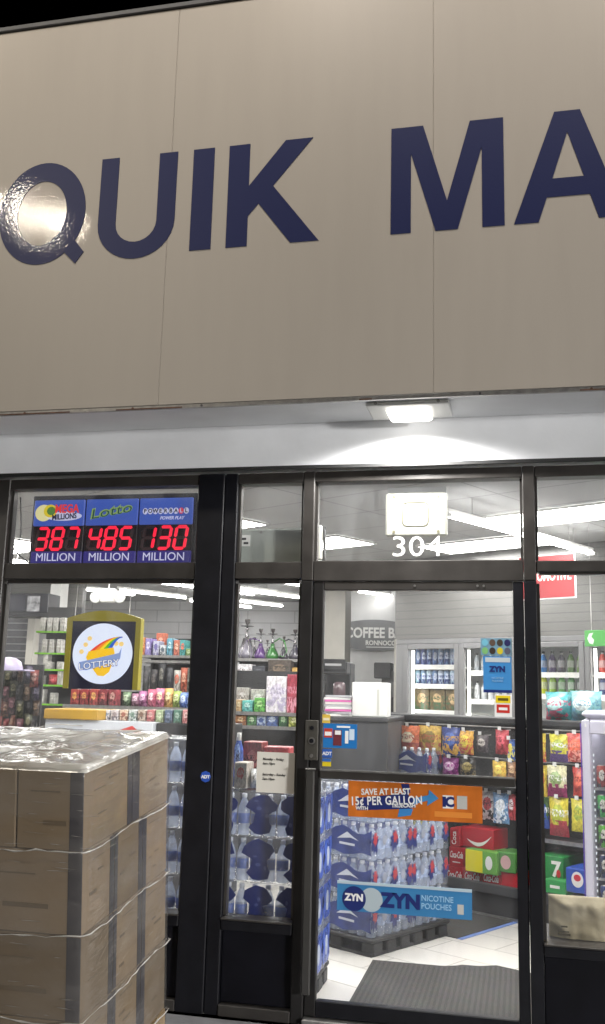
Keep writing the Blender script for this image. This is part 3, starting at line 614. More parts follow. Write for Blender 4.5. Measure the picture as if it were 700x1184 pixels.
strip_px((100, 684), (128, 686), 'far strip light left of the emergency lamp')
strip_px((292, 686), (352, 693), 'long strip light high in the narrow window')
strip_px((275, 683), (290, 684), 'strip light in the left corner of the narrow window')
strip_px((335, 677), (375, 682), 'strip light cut by the mullion of the narrow window')
strip_px((278, 697), (310, 700), 'farthest strip light over the hookahs')
strip_px((398, 697), (440, 703), 'strip light above the coffee sign')
strip_px((420, 690), (470, 690), 'far strip light behind the coffee sign')
for k, (px_, py_) in enumerate(((252, 668), (252, 684), (-45, 668), (-70, 690), (255, 700), (62, 660), (160, 661), (204, 661))):  # strips added out of sight to brighten the rear left wall
    s0, t0 = st_at(px_, py_, zs); strip(s0, t0, 1.3, 'added unseen strip light beyond the left edge of the shop front' if px_ < 0 else 'added strip light hidden behind the column towards the rear wall' if px_ > 240 else 'added short strip light hidden behind the transom rail of the left window', zs+.07)
strip(0.4, 2.6, 2.44, 'strip light over the snack shelves outside the view', zs+.07)

# ================================================================== PALLET OF CARTONS
TILT = rad(-6.3)
pal = thing('wooden_pallet', 'wooden pallet under the stack of film wrapped cartons', 'pallet', (-1.530, -.5, -.045)); 
pal.rotation_euler = (-TILT, 0, 0)
# local frame: x to the left is negative, y towards street negative
WOOD = mat('pallet_wood', (.36, .24, .11), .7, var=.35, vs=12, bump=.3, bs=50, stretch=(.4, 3, 3))
PW, PD = 1.04, .84
for k in range(5): MB().box(-PW, 0, -PD+k*.185, -PD+k*.185+.10, .160, .180, WOOD).build('deck_board', pal)
for k in range(3): MB().box(-PW+k*(PW-.09)/2, -PW+k*(PW-.09)/2+.09, -PD, 0, .02, .1595, WOOD).build('stringer', pal)
for k in range(3): MB().box(-PW, 0, -PD+k*.37, -PD+k*.37+.10, 0, .0195, WOOD).build('bottom_board', pal)
def kraft(name, c):
    m = mat(name, c, .7, var=.10, vs=4, bump=.1, bs=30); return m
KR = [kraft('kraft_card', (.185, .13, .074)), kraft('kraft_card_worn', (.15, .105, .06)), kraft('kraft_card_pale', (.21, .15, .092))]
BAND = mat('dark_print_band', (.024, .023, .032), .55, var=.2); PRN = mat('brown_print', (.115, .08, .045), .7)
XP = Matrix.Translation(Vector((-1.530, -.5, -.045))) @ Matrix.Rotation(-TILT, 4, 'X')
rows = ['bottom', 'second', 'third', 'top']
HB = .293; zc = .182
def carton(x0, x1, y0, y1, z0, z1, label, bandF=None, bandR=None, prints=True):
    m = random.choice(KR)
    t = tag(bpy.data.objects.new('carton', None), label, 'carton', 'brown cartons stacked on the wrapped pallet'); COL.objects.link(t)
    t.matrix_world = XP @ Matrix.Translation(Vector(((x0+x1)/2, (y0+y1)/2, z0)))
    w, d, h = (x1-x0)/2-.002, (y1-y0)/2-.002, z1-z0-.002
    MB().box(-w, w, -d, d, 0, h, m, c=.004).build('card_box', t)
    mb = MB(); has = False
    if bandF:
        for a, b2 in bandF: mb.box(-w+2*w*a, -w+2*w*b2, -d-.0015, -d-.0002, .002, h-.002, BAND); has = True
    if bandR:
        for a, b2 in bandR: mb.box(w+.0002, w+.0015, -d+2*d*a, -d+2*d*b2, .002, h-.002, BAND); has = True
    if has: mb.build('printed_band', t)
    if prints:
        mb = MB(); ru = random.uniform; mb.box(w+.0002, w+.0012, -d*ru(.3, .6), d*ru(.2, .5), h*.84, h*.85, PRN)
        for q_ in range(random.choice((1, 2, 3))): a_ = ru(-.6, .1); z_ = ru(.15, .75); mb.box(w+.0002, w+.0012, d*a_, d*(a_+ru(.2, .6)), h*z_, h*(z_+ru(.012, .05)), PRN)
        mb.box(-w*.6, w*.3, -d-.0012, -d-.0002, h*.7, h*.72, PRN); mb.box(-w*.2, w*.5, -d-.0012, -d-.0002, h*.3, h*.36, PRN); mb.build('print_block', t)
for r in range(4):
    z0 = zc+r*HB; z1 = z0+HB
    if r == 3:
        ys = [(-PD, -.40), (-.397, 0)]
        for k, (a, b2) in enumerate(ys):
            for j, (p0, p1) in enumerate(((-.265, 0), (-.53, -.267), (-.79, -.532), (-1.04, -.792))):
                if k == 1 and j > 1: continue
                pos = ['right hand', 'second', 'third', 'leftmost'][j]
                carton(p0, p1, a, b2, z0, z1, ('%s carton in the street side of the top row on the pallet' % pos) if k == 0 else ('%s carton in the shop side of the top row on the pallet' % pos),
                       bandF=[(.80, 1)] if j == 0 else [(.0, .08)] if j == 1 else None, bandR=[(.90, 1.)] if k == 0 else [(0, .18)])
    else:
        for k in range(3):
            a, b2 = -PD+k*.28, -PD+k*.28+.278
            for j, (p0, p1) in enumerate(((-.52, 0), (-1.04, -.522))):
                if k > 0 and j > 0: continue
                where = ['nearest the street corner', 'in the middle of the side', 'nearest the shop window'][k]
                lab = 'carton %s in the %s row on the pallet' % (where, rows[r]) if j == 0 else 'left carton on the street face in the %s row on the pallet' % rows[r]
                carton(p0, p1, a, b2, z0, z1, lab, bandF=[(.895, 1)] if (j == 0 and k == 0) else None, bandR=[(.86, 1.)] if k == 0 else [(0, .10), (.86, 1)] if k == 1 else [(0, .14)])
# loose brown sheet on top + stretch film
wr = thing('stretch_film', 'clear crumpled plastic film wrapped around the carton stack on the pallet', 'plastic film', (-1.530, -.5, -.045)); wr.rotation_euler = (-TILT, 0, 0)
FS = film('wrap_side_film', .17, (.42, .39, .355), .16, (.8, .8, 3.5), .32, 6., .9, .6)
FT = film('wrap_top_film', .52, (.80, .79, .74), .22, (1.2, 1, 1), .35, 7., .8)
ztop = zc+4*HB
WRK = mat('film_wrinkle_glint', (.30, .28, .26), .12, spec=1.)
def shell(z0, z1, off, nz, m, name, wob=.004):
    pts = []; X0, X1, Y0, Y1 = -PW-off, off, -PD-off, off; rc = .03
    def seg(a, b2, n): return [(a[0]+(b2[0]-a[0])*i/n, a[1]+(b2[1]-a[1])*i/n) for i in range(n)]
    ring = seg((X0, Y0), (X1-rc, Y0), 26)+[(X1-rc, Y0), (X1-rc*.3, Y0+rc*.3), (X1, Y0+rc)]+seg((X1, Y0+rc), (X1, Y1-rc), 22)[1:]+[(X1, Y1-rc), (X1-rc*.3, Y1-rc*.3), (X1-rc, Y1)]+seg((X1-rc, Y1), (X0, Y1), 12)[1:]+seg((X0, Y1), (X0, Y0), 12)
    n = len(ring); vs = []
    for i in range(nz+1):
        z = z0+(z1-z0)*i/nz
        for (x, y) in ring: vs.append((x+random.uniform(-wob, wob)*.6, y+random.uniform(-wob, wob)*.6, z+random.uniform(-wob, wob)))
    fs = [(i*n+j, i*n+(j+1) % n, (i+1)*n+(j+1) % n, (i+1)*n+j) for i in range(nz) for j in range(n)]
    mb = MB().add(vs, fs, m, True)
    for k in range(190):                                   # short wrinkles as pale slivers, their glints put into the colour
        front = random.random() < .72; r_ = random.choice((0, 1, 2, 3, 3, 3.6)); zc_ = zc+HB*min(3.95, max(.05, r_+random.gauss(.0, .16) if random.random() < .5 else random.uniform(0, 4))); l_ = random.uniform(.01, .09); th_ = random.uniform(.0005, .0013); u = random.random(); dz = random.uniform(-.004, .004)
        if front: a, b2 = (-PW*u, -PD-off-.003), (-PW*u+l_, -PD-off-.003)
        else: a, b2 = (off+.003, -PD*u), (off+.003, -PD*u+l_)
        mid = ((a[0]+b2[0])/2, (a[1]+b2[1])/2)
        mb.tube([(a[0], a[1], zc_), (mid[0], mid[1], zc_+dz*.5), (b2[0], b2[1], zc_+dz)], [th_*.3, th_, th_*.3], WRK, 5)
    mb.build(name, wr); return ring
ring = shell(.02, ztop, .012, 26, FS, 'side_wrap')
# gathered folds at the row seams
FOLD = mat('gathered_film', (.46, .44, .41), .15, spec=.9, bump=.4, bs=60)
for r in range(0, 4):
    zz = zc+r*HB
    n_ = 60; pts = []; rr = []
    path = [(-PW-.015, -PD-.016)]+[(-PW+PW*i/24, -PD-.016) for i in range(1, 24)]+[(.002, -PD-.013), (.014, -PD-.002)]+[(.017, -PD+PD*i/20) for i in range(1, 20)]+[(.018, .0), (.004, .014)]
    for i, (x, y) in enumerate(path):
        pts.append((x+random.uniform(-.002, .002), y+random.uniform(-.002, .002), zz+random.uniform(-.004, .004)+.006*math.sin(i*.5+r))); rr.append(random.uniform(.0012, .0045) if random.random() > .25 else .0008)
    MB().tube(pts, rr, FOLD, 5).build('film_fold', wr)
# top sheet, crumpled
nx, ny = 60, 48; vs = []; fs = []; amp = lambda x, y: 0
import mathutils.noise as mn
for j in range(ny+1):
    for i in range(nx+1):
        u, v = i/nx, j/ny; x = -PW-.014+(PW+.028)*u; y = -PD-.014+(PD+.028)*v
        e = min(u, 1-u, v, 1-v); z = ztop+.008+.019*(mn.noise((x*7+y*3, y*9, 1.3))+.5*mn.noise((x*19, y*22, 4)))*min(1, e*9)+abs(mn.noise((x*5, y*5+x*6, 7)))*.02*min(1, e*8)
        if e <= 0: z = ztop-.012
        vs.append((x, y, max(z, ztop+.002) if e > 0 else z))
fs = [(j*(nx+1)+i, j*(nx+1)+i+1, (j+1)*(nx+1)+i+1, (j+1)*(nx+1)+i) for j in range(ny) for i in range(nx)]
MB().add(vs, fs, FT, True).build('top_wrap', wr)
for (a, b2, c) in (((-.95, -.74), (-.3, -.30), .004), ((-.72, -.72), (-.08, -.12), .005), ((-.3, -.8), (-.02, -.5), .003), ((-.9, -.35), (-.4, -.05), .003)):
    pts = [(a[0]+(b2[0]-a[0])*k/16, a[1]+(b2[1]-a[1])*k/16+.02*math.sin(k*.5), ztop+.034+.007*math.sin(k*1.1)) for k in range(17)]
    MB().tube(pts, [c*random.uniform(.4, 1.1) for _ in pts], FOLD, 5).build('film_fold', wr)

# ================================================================== WATER CASES
BOT = film('bottle_plastic', .55, (.68, .77, .92), .12, (1, 1, 1), .1, 30., .2, trans=.5); CAPW = mat('white_cap', (.75, .76, .78), .4)
CAPB = mat('clear_cap', (.55, .58, .62), .2); LBL = mat('pale_blue_label', lin('b4c6e6'), .4); LBLB = mat('mid_blue_label', lin('4a62a8'), .4)
WF = film('case_film', .22, (.66, .72, .86), .10, (1, 1, 2.5), .9, 22., .7, trans=.4)
BLW = mat('blue_case_print', (.018, .035, .17), .3, var=.3, vs=14, bump=.3, bs=30); NVP = mat('navy_case_print', (.012, .022, .13), .3, bump=.3, bs=30); RDP = mat('red_case_print', (.35, .03, .04), .3, bump=.3, bs=30)
BRB = mat('bright_blue_case_print', (.03, .08, .40), .28, var=.35, vs=16, bump=.4, bs=25)
def bottle_mesh(h, r, cap, label):
    b = MB(); prof = [(r*.85, 0), (r, .008), (r*.94, h*.10), (r, h*.14), (r*.94, h*.2), (r, h*.25), (r*.99, h*.28), (r*1.01, h*.285), (r*1.01, h*.52), (r*.98, h*.525), (r, h*.58), (r*.93, h*.66), (r*.62, h*.80), (r*.38, h*.88), (r*.38, h*.90), (r*.43, h*.905), (r*.43, h*.985), (r*.36, h)]
    ms = [BOT]*7+[label]*2+[BOT]*5+[cap]*4
    return b.lathe(prof, ms, 12).mesh('bottle')
BM_A = bottle_mesh(.205, .032, CAPW, LBL); BM_B = bottle_mesh(.205, .032, CAPB, LBLB)
def splash(mb, cx, cz, s, m, face, off):
    pts = []
    for k in range(18):
        a = k*2*math.pi/18; r = s*(1+.33*math.sin(k*2.6+cx*40)+random.uniform(-.16, .16)); pts.append((cx+r*.72*math.cos(a), cz+r*1.25*math.sin(a)))
    return pts
def water_case(label, loc, rz, W_, D_, style, group, h=.212, faces='fr'):
    t = thing('water_case', label, 'water case', loc, rz, group)
    bm = BM_A if style == 'mountain' else BM_B; nx_ = max(2, int(W_/.067)); ny_ = max(2, int(D_/.066))
    for i in range(nx_):
        for j in range(ny_):
            if j == 0 or i == nx_-1 or (i == 0 and 'l' in faces):
                part('bottle', bm, t, (-W_/2+(i+.5)*W_/nx_, -D_/2+(j+.5)*D_/ny_, .001))
    # film shell with sagging waves
    def wall(a, b2, n=16):
        vs = []; 
        for k in range(6):
            z = .004+(h-.006)*k/5
            for i in range(n+1):
                u = i/n; x = a[0]+(b2[0]-a[0])*u; y = a[1]+(b2[1]-a[1])*u
                vs.append((x+random.uniform(-.002, .002), y+random.uniform(-.002, .002), z+.006*math.sin(u*19+k)))
        return vs, [(k*(n+1)+i, k*(n+1)+i+1, (k+1)*(n+1)+i+1, (k+1)*(n+1)+i) for k in range(5) for i in range(n)]
    e = .006; w, d = W_/2+e, D_/2+e; sh = MB()
    for a, b2 in (((-w, -d), (w, -d)), ((w, -d), (w, d)), ((-w, d), (-w, -d))):
        v, f_ = wall(a, b2); sh.add(v, f_, WF, True)
    nn_ = 8; v = [(-w+2*w*i/nn_, -d+2*d*j/nn_, h-.003+random.uniform(-.004, .004)) for j in range(nn_+1) for i in range(nn_+1)]
    sh.add(v, [(j*(nn_+1)+i, j*(nn_+1)+i+1, (j+1)*(nn_+1)+i+1, (j+1)*(nn_+1)+i) for j in range(nn_) for i in range(nn_)], WF, True)
    sh.build('shrink_film', t)
    pr = MB(); RR = Matrix.Rotation(rad(90), 4, 'Z')     # right face: x local -> y
    Xr = Matrix.Translation(Vector((w+.003, 0, 0))) @ RR
    Xf = Matrix.Translation(Vector((0, -d-.003, 0)))
    if style == 'mountain':
        pts = [(-w, .035), (-w, .17)]+[(-w+2*w*k/10, .165+.022*math.sin(k*1.3)) for k in range(1, 11)]+[(w-.01, .05)]+[(w-2*w*k/8, .03+.012*math.sin(k*1.7)) for k in range(0, 8)]
        pr.poly(pts, 0, .0015, BLW, Xf)
        pr.poly([(w-.27, .105), (w-.19, .15), (w-.15, .128), (w-.10, .105), (w-.16, .118)], -.0016, .001, mat('white_mountain_print', (.5, .53, .6), .4), Xf)
        pr.poly([(w-.25, .075), (w-.13, .072), (w-.13, .085), (w-.25, .088)], -.0016, .001, mat('white_mountain_print', (.5, .53, .6), .4), Xf)
        for cx in (-d+.02, -d+.21, d-.035):
            if cx > -d+.1 or True:
                pr.poly(splash(pr, cx, .10, .045, NVP, 'r', 0), 0, .0015, NVP, Xr); pr.poly(splash(pr, cx+.006, .125, .028, RDP, 'r', 0), -.0016, .001, RDP, Xr)
        for cx in (-d+.115, d-.10): pr.disc(cx, .115, .022, .03, 0, .001, mat('grey_case_print', (.25, .27, .33), .4), 16, Xr)
    else:
        for cx in ((-.21, .0, .19) if W_ > .5 else (-.2,)):
            base_ = [(-.045, .200), (-.01, .208), (.035, .198), (.058, .186), (.078, .160), (.070, .135), (.048, .122), (.034, .11), (.042, .07), (.062, .055), (.05, .02), (.0, .010), (-.038, .014), (-.062, .045), (-.046, .07), (-.034, .11), (-.06, .128), (-.084, .145), (-.074, .175)]
            cx += random.uniform(-.012, .012)
            pr.poly([(cx+x*random.uniform(.85, 1.15), z*random.uniform(.96, 1.04)) for x, z in base_], 0, .0015, NVP, Xf)
            for q_ in range(3): pr.disc(cx+random.uniform(-.04, .04), random.uniform(.05, .18), random.uniform(.006, .016), random.uniform(.004, .012), -.0016, .001, mat('slate_case_print', (.05, .07, .22), .3), 9, Xf)
        for cx in (-d+.09, d-.11):
            pr.poly([(cx-.085, .19), (cx+.09, .195), (cx+.10, .14), (cx+.07, .10), (cx+.1, .04), (cx+.06, .015), (cx-.07, .02), (cx-.1, .06), (cx-.07, .1), (cx-.1, .15)], 0, .0015, BRB, Xr)
            pr.disc(cx, .1, .035, .05, -.0016, .001, mat('pale_case_print', (.45, .5, .62), .35), 14, Xr)
    pr.build('printed_wrap', t)
    return t
TRAY = mat('black_plastic_pallet', (.014, .014, .015), .5, var=.2)
def tray(label, loc, rz, W_, D_):
    t = thing('plastic_pallet', label, 'pallet', loc, rz); d = MB().box(-W_/2, W_/2, -D_/2, D_/2, .075, .10, TRAY, c=.006).build('deck', t)
    nl = max(2, int(D_/.13)); blocks = MB()
    for j in range(nl):
        y = -D_/2+(j+.15)*D_/nl
        for x in (-W_/2, -.05, W_/2-.1): part('foot', MB().box(x+.003, x+.097, y, y+D_/nl*.7, 0, .0745, TRAY, c=.008).mesh('foot'), t)
    MB().box(-W_/2+.01, W_/2-.01, -D_/2+.01, D_/2-.01, .001, .018, TRAY).build('runner', t)
# stack on the shop floor, square to the shop's own axes
G1 = 'water cases stacked on the black plastic pallet'
tray('black plastic pallet under the water cases behind the door', I(-1.57, .89), RI, .58, .80)
for L_ in range(4):
    for k in range(2):
        water_case('%s water case in the %s layer behind the door' % (('front', 'rear')[k], ('bottom', 'second', 'third', 'top')[L_]), I(-1.575+random.uniform(-.006, .006), .695+.392*k, .101+L_*.214), RI+random.uniform(-.012, .012), .56, .385, 'mountain', G1)
tray('black plastic pallet under the cases inside the narrow window', Vector((-1.305, .38, 0)), 0, .57, .42)
G2 = 'water cases stacked inside the narrow window'
for L_ in range(4):
    water_case('%s water case in the stack inside the narrow window' % ('bottom', 'second', 'third', 'top')[L_], Vector((-1.305, .375, .101+L_*.222)), random.uniform(-.015, .015), .56, .40, 'splash', G2, h=.22)
G3 = 'water cases stacked between pallet and column'
tray('black plastic pallet under the cases behind the carton stack', Vector((-1.87, .38, 0)), 0, .50, .42)
for L_ in range(5):
    water_case('%s water case behind the carton stack left of the column' % ('bottom', 'second', 'third', 'fourth', 'top')[L_], Vector((-1.87, .375, .101+L_*.228)), random.uniform(-.01, .01), .49, .40, 'splash', G3, h=.226)

# ================================================================== MATS
RUB = None
m, N, L, b = new_mat('ribbed_rubber'); tc = N.new('ShaderNodeTexCoord'); sp = N.new('ShaderNodeSeparateXYZ'); L.new(tc.outputs['Object'], sp.inputs[0])
mm = N.new('ShaderNodeMath'); mm.operation = 'MODULO'; mm.inputs[1].default_value = .028
ad = N.new('ShaderNodeMath'); ad.inputs[1].default_value = 10; L.new(sp.outputs[0], ad.inputs[0]); L.new(ad.outputs[0], mm.inputs[0])
gt = N.new('ShaderNodeMath'); gt.operation = 'GREATER_THAN'; gt.inputs[1].default_value = .014; L.new(mm.outputs[0], gt.inputs[0])
nz = N.new('ShaderNodeTexNoise'); nz.inputs['Scale'].default_value = 18; nz.inputs['Detail'].default_value = 6; L.new(tc.outputs['Object'], nz.inputs['Vector'])
mx = N.new('ShaderNodeMix'); mx.data_type = 'RGBA'; mx.inputs[6].default_value = (.033, .031, .029, 1); mx.inputs[7].default_value = (.058, .054, .050, 1); L.new(gt.outputs[0], mx.inputs[0])
m2 = N.new('ShaderNodeMix'); m2.data_type = 'RGBA'; m2.blend_type = 'MULTIPLY'; m2.inputs[0].default_value = .5; L.new(mx.outputs[2], m2.inputs[6]); L.new(nz.outputs['Color'], m2.inputs[7]); L.new(m2.outputs[2], b.inputs['Base Color'])
bp = N.new('ShaderNodeBump'); bp.inputs['Strength'].default_value = .5; bp.inputs['Distance'].default_value = .004; L.new(gt.outputs[0], bp.inputs['Height']); L.new(bp.outputs[0], b.inputs['Normal']); b.inputs['Roughness'].default_value = .75
RUB = m
def floor_mat(label, loc, rz, W_, D_, ripple):
    vs = []; nx_, ny_ = 40, 24
    for j in range(ny_+1):
        for i in range(nx_+1):
            u, v = i/nx_, j/ny_; z = .007
            if ripple: z += .028*max(0, 1-abs(u-.55)/.17)*max(0, (v-.80)/.2)+.012*max(0, 1-abs(u-.40)/.08)*max(0, (v-.9)/.1)
            vs.append((-W_/2+W_*u, v*D_, z))
    n = len(vs); vs += [(x, y, z-.006) for x, y, z in vs]; fs = []
    k = nx_+1
    for j in range(ny_):
        for i in range(nx_): a = j*k+i; fs += [(a, a+1, a+k+1, a+k), (n+a, n+a+k, n+a+k+1, n+a+1)]
    for i in range(nx_): fs += [(i, n+i, n+i+1, i+1), (ny_*k+i, ny_*k+i+1, n+ny_*k+i+1, n+ny_*k+i)]
    for j in range(ny_): fs += [(j*k, (j+1)*k, n+(j+1)*k, n+j*k), (j*k+nx_, n+j*k+nx_, n+(j+1)*k+nx_, (j+1)*k+nx_)]
    o = MB().add(vs, fs, RUB).build('floor_mat'); o.location = loc; o.rotation_euler[2] = rz
    return tag(o, label, 'mat')
floor_mat('ribbed dark door mat with a lifted edge just inside the door', Vector((-.22, .17, 0)), 0, 1.26, .85, True)
o = floor_mat('dark floor mat with blue taped edge beside the snack shelves', I(-1.85, 1.25), RI, 1.30, .68, False)
MB().box(.652, .685, 0, .68, .001, .004, mat('blue_tape', lin('6a86c8'), .5)).build('blue_tape', o)

# ================================================================== SNACK SHELVES (gondola)
gon = thing('snack_shelving', 'long black shelving unit hung with snack bags across the shop', 'shelving', I(0, 2.2), RI)
SL, SR = -3.0, 2.2
PEG = mat('black_pegboard', (.02, .02, .022), .6, bump=.4, bs=60)
MB().box(SL, SR, .02, .06, .16, 1.30, PEG).build('back_panel', gon)
MB().box(SL, SR, -.03, .5, 1.302, 1.345, BLK, c=.006).build('top_cap', gon)
MB().box(SL, SR, -.24, .5, .0, .15, BLK).build('kick_plate', gon)
MB().box(SL, SR, -.26, .018, .152, .215, mat('charcoal_deck', (.045, .046, .05), .45), c=.004).build('base_deck', gon)
MB().box(SL, SR, -.275, -.262, .002, .02, STEEL).build('base_trim', gon)
zsh = pT(520, 902, 2.0)[1]; zsh2 = pT(660, 976, 2.0)[1]
MB().box(SL, -1.20, -.20, .018, zsh-.02, zsh+.012, BLK, c=.004).build('shelf', gon); MB().box(SL, -1.20, -.207, -.2015, zsh-.012, zsh+.014, STEEL).build('price_rail', gon)
MB().box(-1.18, SR, -.20, .018, zsh2-.02, zsh2+.012, BLK, c=.004).build('shelf', gon); MB().box(-1.18, SR, -.207, -.2015, zsh2-.012, zsh2+.014, STEEL).build('price_rail', gon)
for s_ in (-2.4, -1.2, 0.0, 1.2): MB().box(s_-.015, s_+.015, .004, .0195, .22, 1.30, BLK).build('upright', gon)
RAILZ = [pT(520, 838, 2.2)[1], pT(520, 873, 2.2)[1], pT(520, 913, 2.2)[1]]
for z in RAILZ: MB().tube([(SL, -.004, z), (SR, -.004, z)], .006, STEEL, 6).build('hang_rail', gon)

def bag_mesh(w, h, d, m, seed):
    rnd = random.Random(seed); nx_, nz_ = 8, 11; vs = []; fs = []
    for side in (-1, 1):
        for j in range(nz_+1):
            for i in range(nx_+1):
                u, v = i/nx_, j/nz_; pr = (math.sin(math.pi*u)**.55)*(math.sin(math.pi*min(1, max(0, (v-.05)/.88)))**.6) if .05 < v < .93 else 0
                tw = 1-.06*math.sin(math.pi*v)
                vs.append(((-.5+u)*w*tw+rnd.uniform(-.002, .002), side*d/2*pr+rnd.uniform(-.003, .003)*(1 if pr else .3), v*h+rnd.uniform(-.002, .002)))
        o = 0 if side < 0 else (nx_+1)*(nz_+1)
        for j in range(nz_):
            for i in range(nx_):
                a = o+j*(nx_+1)+i; q_ = (a, a+1, a+nx_+2, a+nx_+1); fs.append(q_ if side < 0 else q_[::-1])
    return MB().add(vs, fs, m, True).mesh('snack_bag')
def snack(px, c, label, style=0, t=2.09, seed=[0]):
    seed[0] += 1; s0, s1, z0, z1 = ir(*px, t)
    m = printed(*c, seed=seed[0], style=style, gloss=.28); w = s1-s0
    o = thing('snack_bag', label, 'snack bag', I((s0+s1)/2, t+random.uniform(-.015, .015), z0), RI+random.uniform(-.12, .12), 'snack bags hanging on the black shelving')
    part('pouch', bag_mesh(w, z1-z0, min(.07, w*.4), m, seed[0]), o)
    h = z1-z0; k = MB(); k.tube([(0, .10, h*.97+.004), (0, -.02, h*.97), (0, -.03, h*.97+.008)], .0035, STEEL, 6); k.box(-.014, .014, -.034, -.031, h*.97+.004, h*.97+.03, WHITE); k.build('peg_hook', o)
B1 = [((447, 842, 464, 873), ('d8c848', 'e8e0c8', '7a8a28'), 'yellow and cream snack bag leftmost in the upper row through the door'),
      ((463, 839, 487, 872), ('d86a30', 'f0e0c0', 'b03828'), 'orange snack bag with pale emblem second in the upper row'),
      ((485, 839, 510, 872), ('c8a028', '8a7018', 'b05020'), 'gold snack bag third in the upper row through the door'),
      ((513, 841, 533, 873), ('2a3f88', '4a6ab8', 'd0a038'), 'blue snack bag with gold artwork in the upper row'),
      ((530, 845, 549, 872), ('d8a018', 'e8d028', 'c03020'), 'yellow orange snack bag beside the blue one in the upper row'),
      ((551, 850, 566, 870), ('5a5054', 'c8c0b8', '3a3034'), 'small grey and silver snack bag in the upper row'),
      ((573, 844, 590, 872), ('b82838', 'd85060', '801820'), 'red snack bag near the door jamb in the upper row'),
      ((587, 855, 596, 879), ('3058a8', 'e0c830', 'e0d860'), 'blue and yellow snack bag partly behind the door jamb upper row')]
for p, c, l in B1: snack(p, c, l)
B2 = [((512, 876, 530, 899), ('7a2870', 'e0c0d8', 'a84898'), 'purple snack bag with pink emblem in the middle row'), ((532, 877, 550, 900), ('282420', '988848', '685830'), 'black and gold snack bag in the middle row'),
      ((570, 880, 587, 903), ('e0b818', 'f0d848', 'c88818'), 'bright yellow snack bag in the middle row through the door'), ((586, 881, 597, 903), ('a87850', 'd8b080', '684028'), 'tan snack bag in the middle row by the door jamb')]
for p, c, l in B2: snack(p, c, l)
B3 = [((557, 915, 573, 948), ('b8b0b0', 'a02028', '282428'), 'red black and silver snack bag in the lower row'), ((572, 917, 590, 952), ('5a8ab8', 'e8ecf0', 'd0dce8'), 'pale blue and white gum bag in the lower row'),
      ((588, 918, 597, 948), ('c03038', 'e8e0e0', '801820'), 'red and white snack bag in the lower row by the door jamb'), ((478, 950, 512, 978), ('c8c038', 'e8e060', '889020'), 'lime yellow snack bag low on the shelving behind the water cases')]
for p, c, l in B3: snack(p, c, l)
B4 = [((620, 848, 631, 881), ('d8c020', 'e8d840', 'b03020'), 'narrow yellow bag leftmost in the top row of the right window', 0), ((635, 849, 659, 881), ('d0c818', 'a8b828', '503078'), 'yellow lime candy bag with purple base in the right window', 2), ((656, 848, 678, 881), ('c83828', 'e06038', 'e09080'), 'red orange candy bag in the top row of the right window', 0),
      ((621, 885, 632, 921), ('d8c028', 'c86830', 'c8a020'), 'narrow yellow orange bag in the second row of the right window', 0), ((634, 885, 657, 921), ('d0cca0', '88a060', '8a2058'), 'cream candy bag with magenta base in the right window', 2), ((662, 887, 680, 921), ('c83020', 'e06040', '982018'), 'red candy bag in the second row beside the small fridge', 0),
      ((623, 922, 634, 958), ('4a6a38', '3858a8', '3050a0'), 'green and blue bag in the third row of the right window', 2), ((635, 922, 658, 967), ('d0c010', 'b8c028', 'a82838'), 'yellow candy bag with red base in the third row of right window', 2), ((661, 924, 680, 962), ('d8cc20', 'a0b030', 'd0c018'), 'lemon yellow candy bag beside the small fridge in the third row', 0)]
for p, c, l, s_ in B4: snack(p, c, l, s_)
# small water pack on the middle shelf
s0, s1, z0, z1 = ir(448, 876, 511, 901, 2.05)
t = water_case('small water case with blue print on the snack shelf', I((s0+s1)/2, 2.02, zsh+.014), RI, .42, .18, 'mountain', None, h=.19)
for px, c, lab in (((622, 803, 654, 831), ('2a9aa0', 'b8e0e0', 'c83868'), 'teal diaper pack with pink band on top of the snack shelving'), ((651, 802, 688, 831), ('7cc0c8', 'e0f0f0', '58a0c0'), 'pale aqua diaper pack on top of the snack shelving')):
    s0, s1, z0, z1 = ir(*px, 2.3); t = thing('diaper_pack', lab, 'pack', I((s0+s1)/2, 2.42, 1.346), RI)
    part('pouch', bag_mesh(s1-s0, z1-1.346+.02, .2, printed(*c, seed=int(px[0]), gloss=.3), int(px[0])), t)

# soda cases on the base deck
def soda(px, t0, c, lab, logo, dp=.2, cm2=None):
    s0, s1, z0, z1 = ir(*px, t0); m = mat('card_%s' % c, c, .4, var=.08, vs=8)
    o = thing('soda_case', lab, 'soda case', I((s0+s1)/2, t0, z0), RI, 'soda cases on the base of the shelving'); w, h = (s1-s0)/2-.002, z1-z0-.002
    MB().box(-w, w, 0, dp, 0, h, m, c=.006).build('carton', o)
    if cm2: MB().box(-w*.98, w*.1, -.0012, -.0002, h*.03, h*.97, mat('card_%s' % cm2, cm2, .4)).build('printed_panel', o)
    return o, w, h
WL = mat('white_logo_print', (.7, .7, .68), .5)
RED = 'a81424'
zd = .217
cases = [((515, 1001, 536, 1027), 'lowest left red soda case with white script by the water stack', 's'), ((536, 1003, 556, 1029), 'second red soda case in the bottom row', 's'), ((557, 1005, 579, 1031), 'third red soda case in the bottom row', 's'), ((579, 1008, 600, 1034), 'plain red soda case at the door jamb in the bottom row', 'p'),
         ((519, 979, 537, 1002), 'red soda case with script in the middle of the stack', 's'), ((520, 957, 532, 979), 'red soda case end with vertical script topmost', 'v'), ((533, 957, 571, 981), 'large red soda case with white wave topmost in the stack', 'w')]
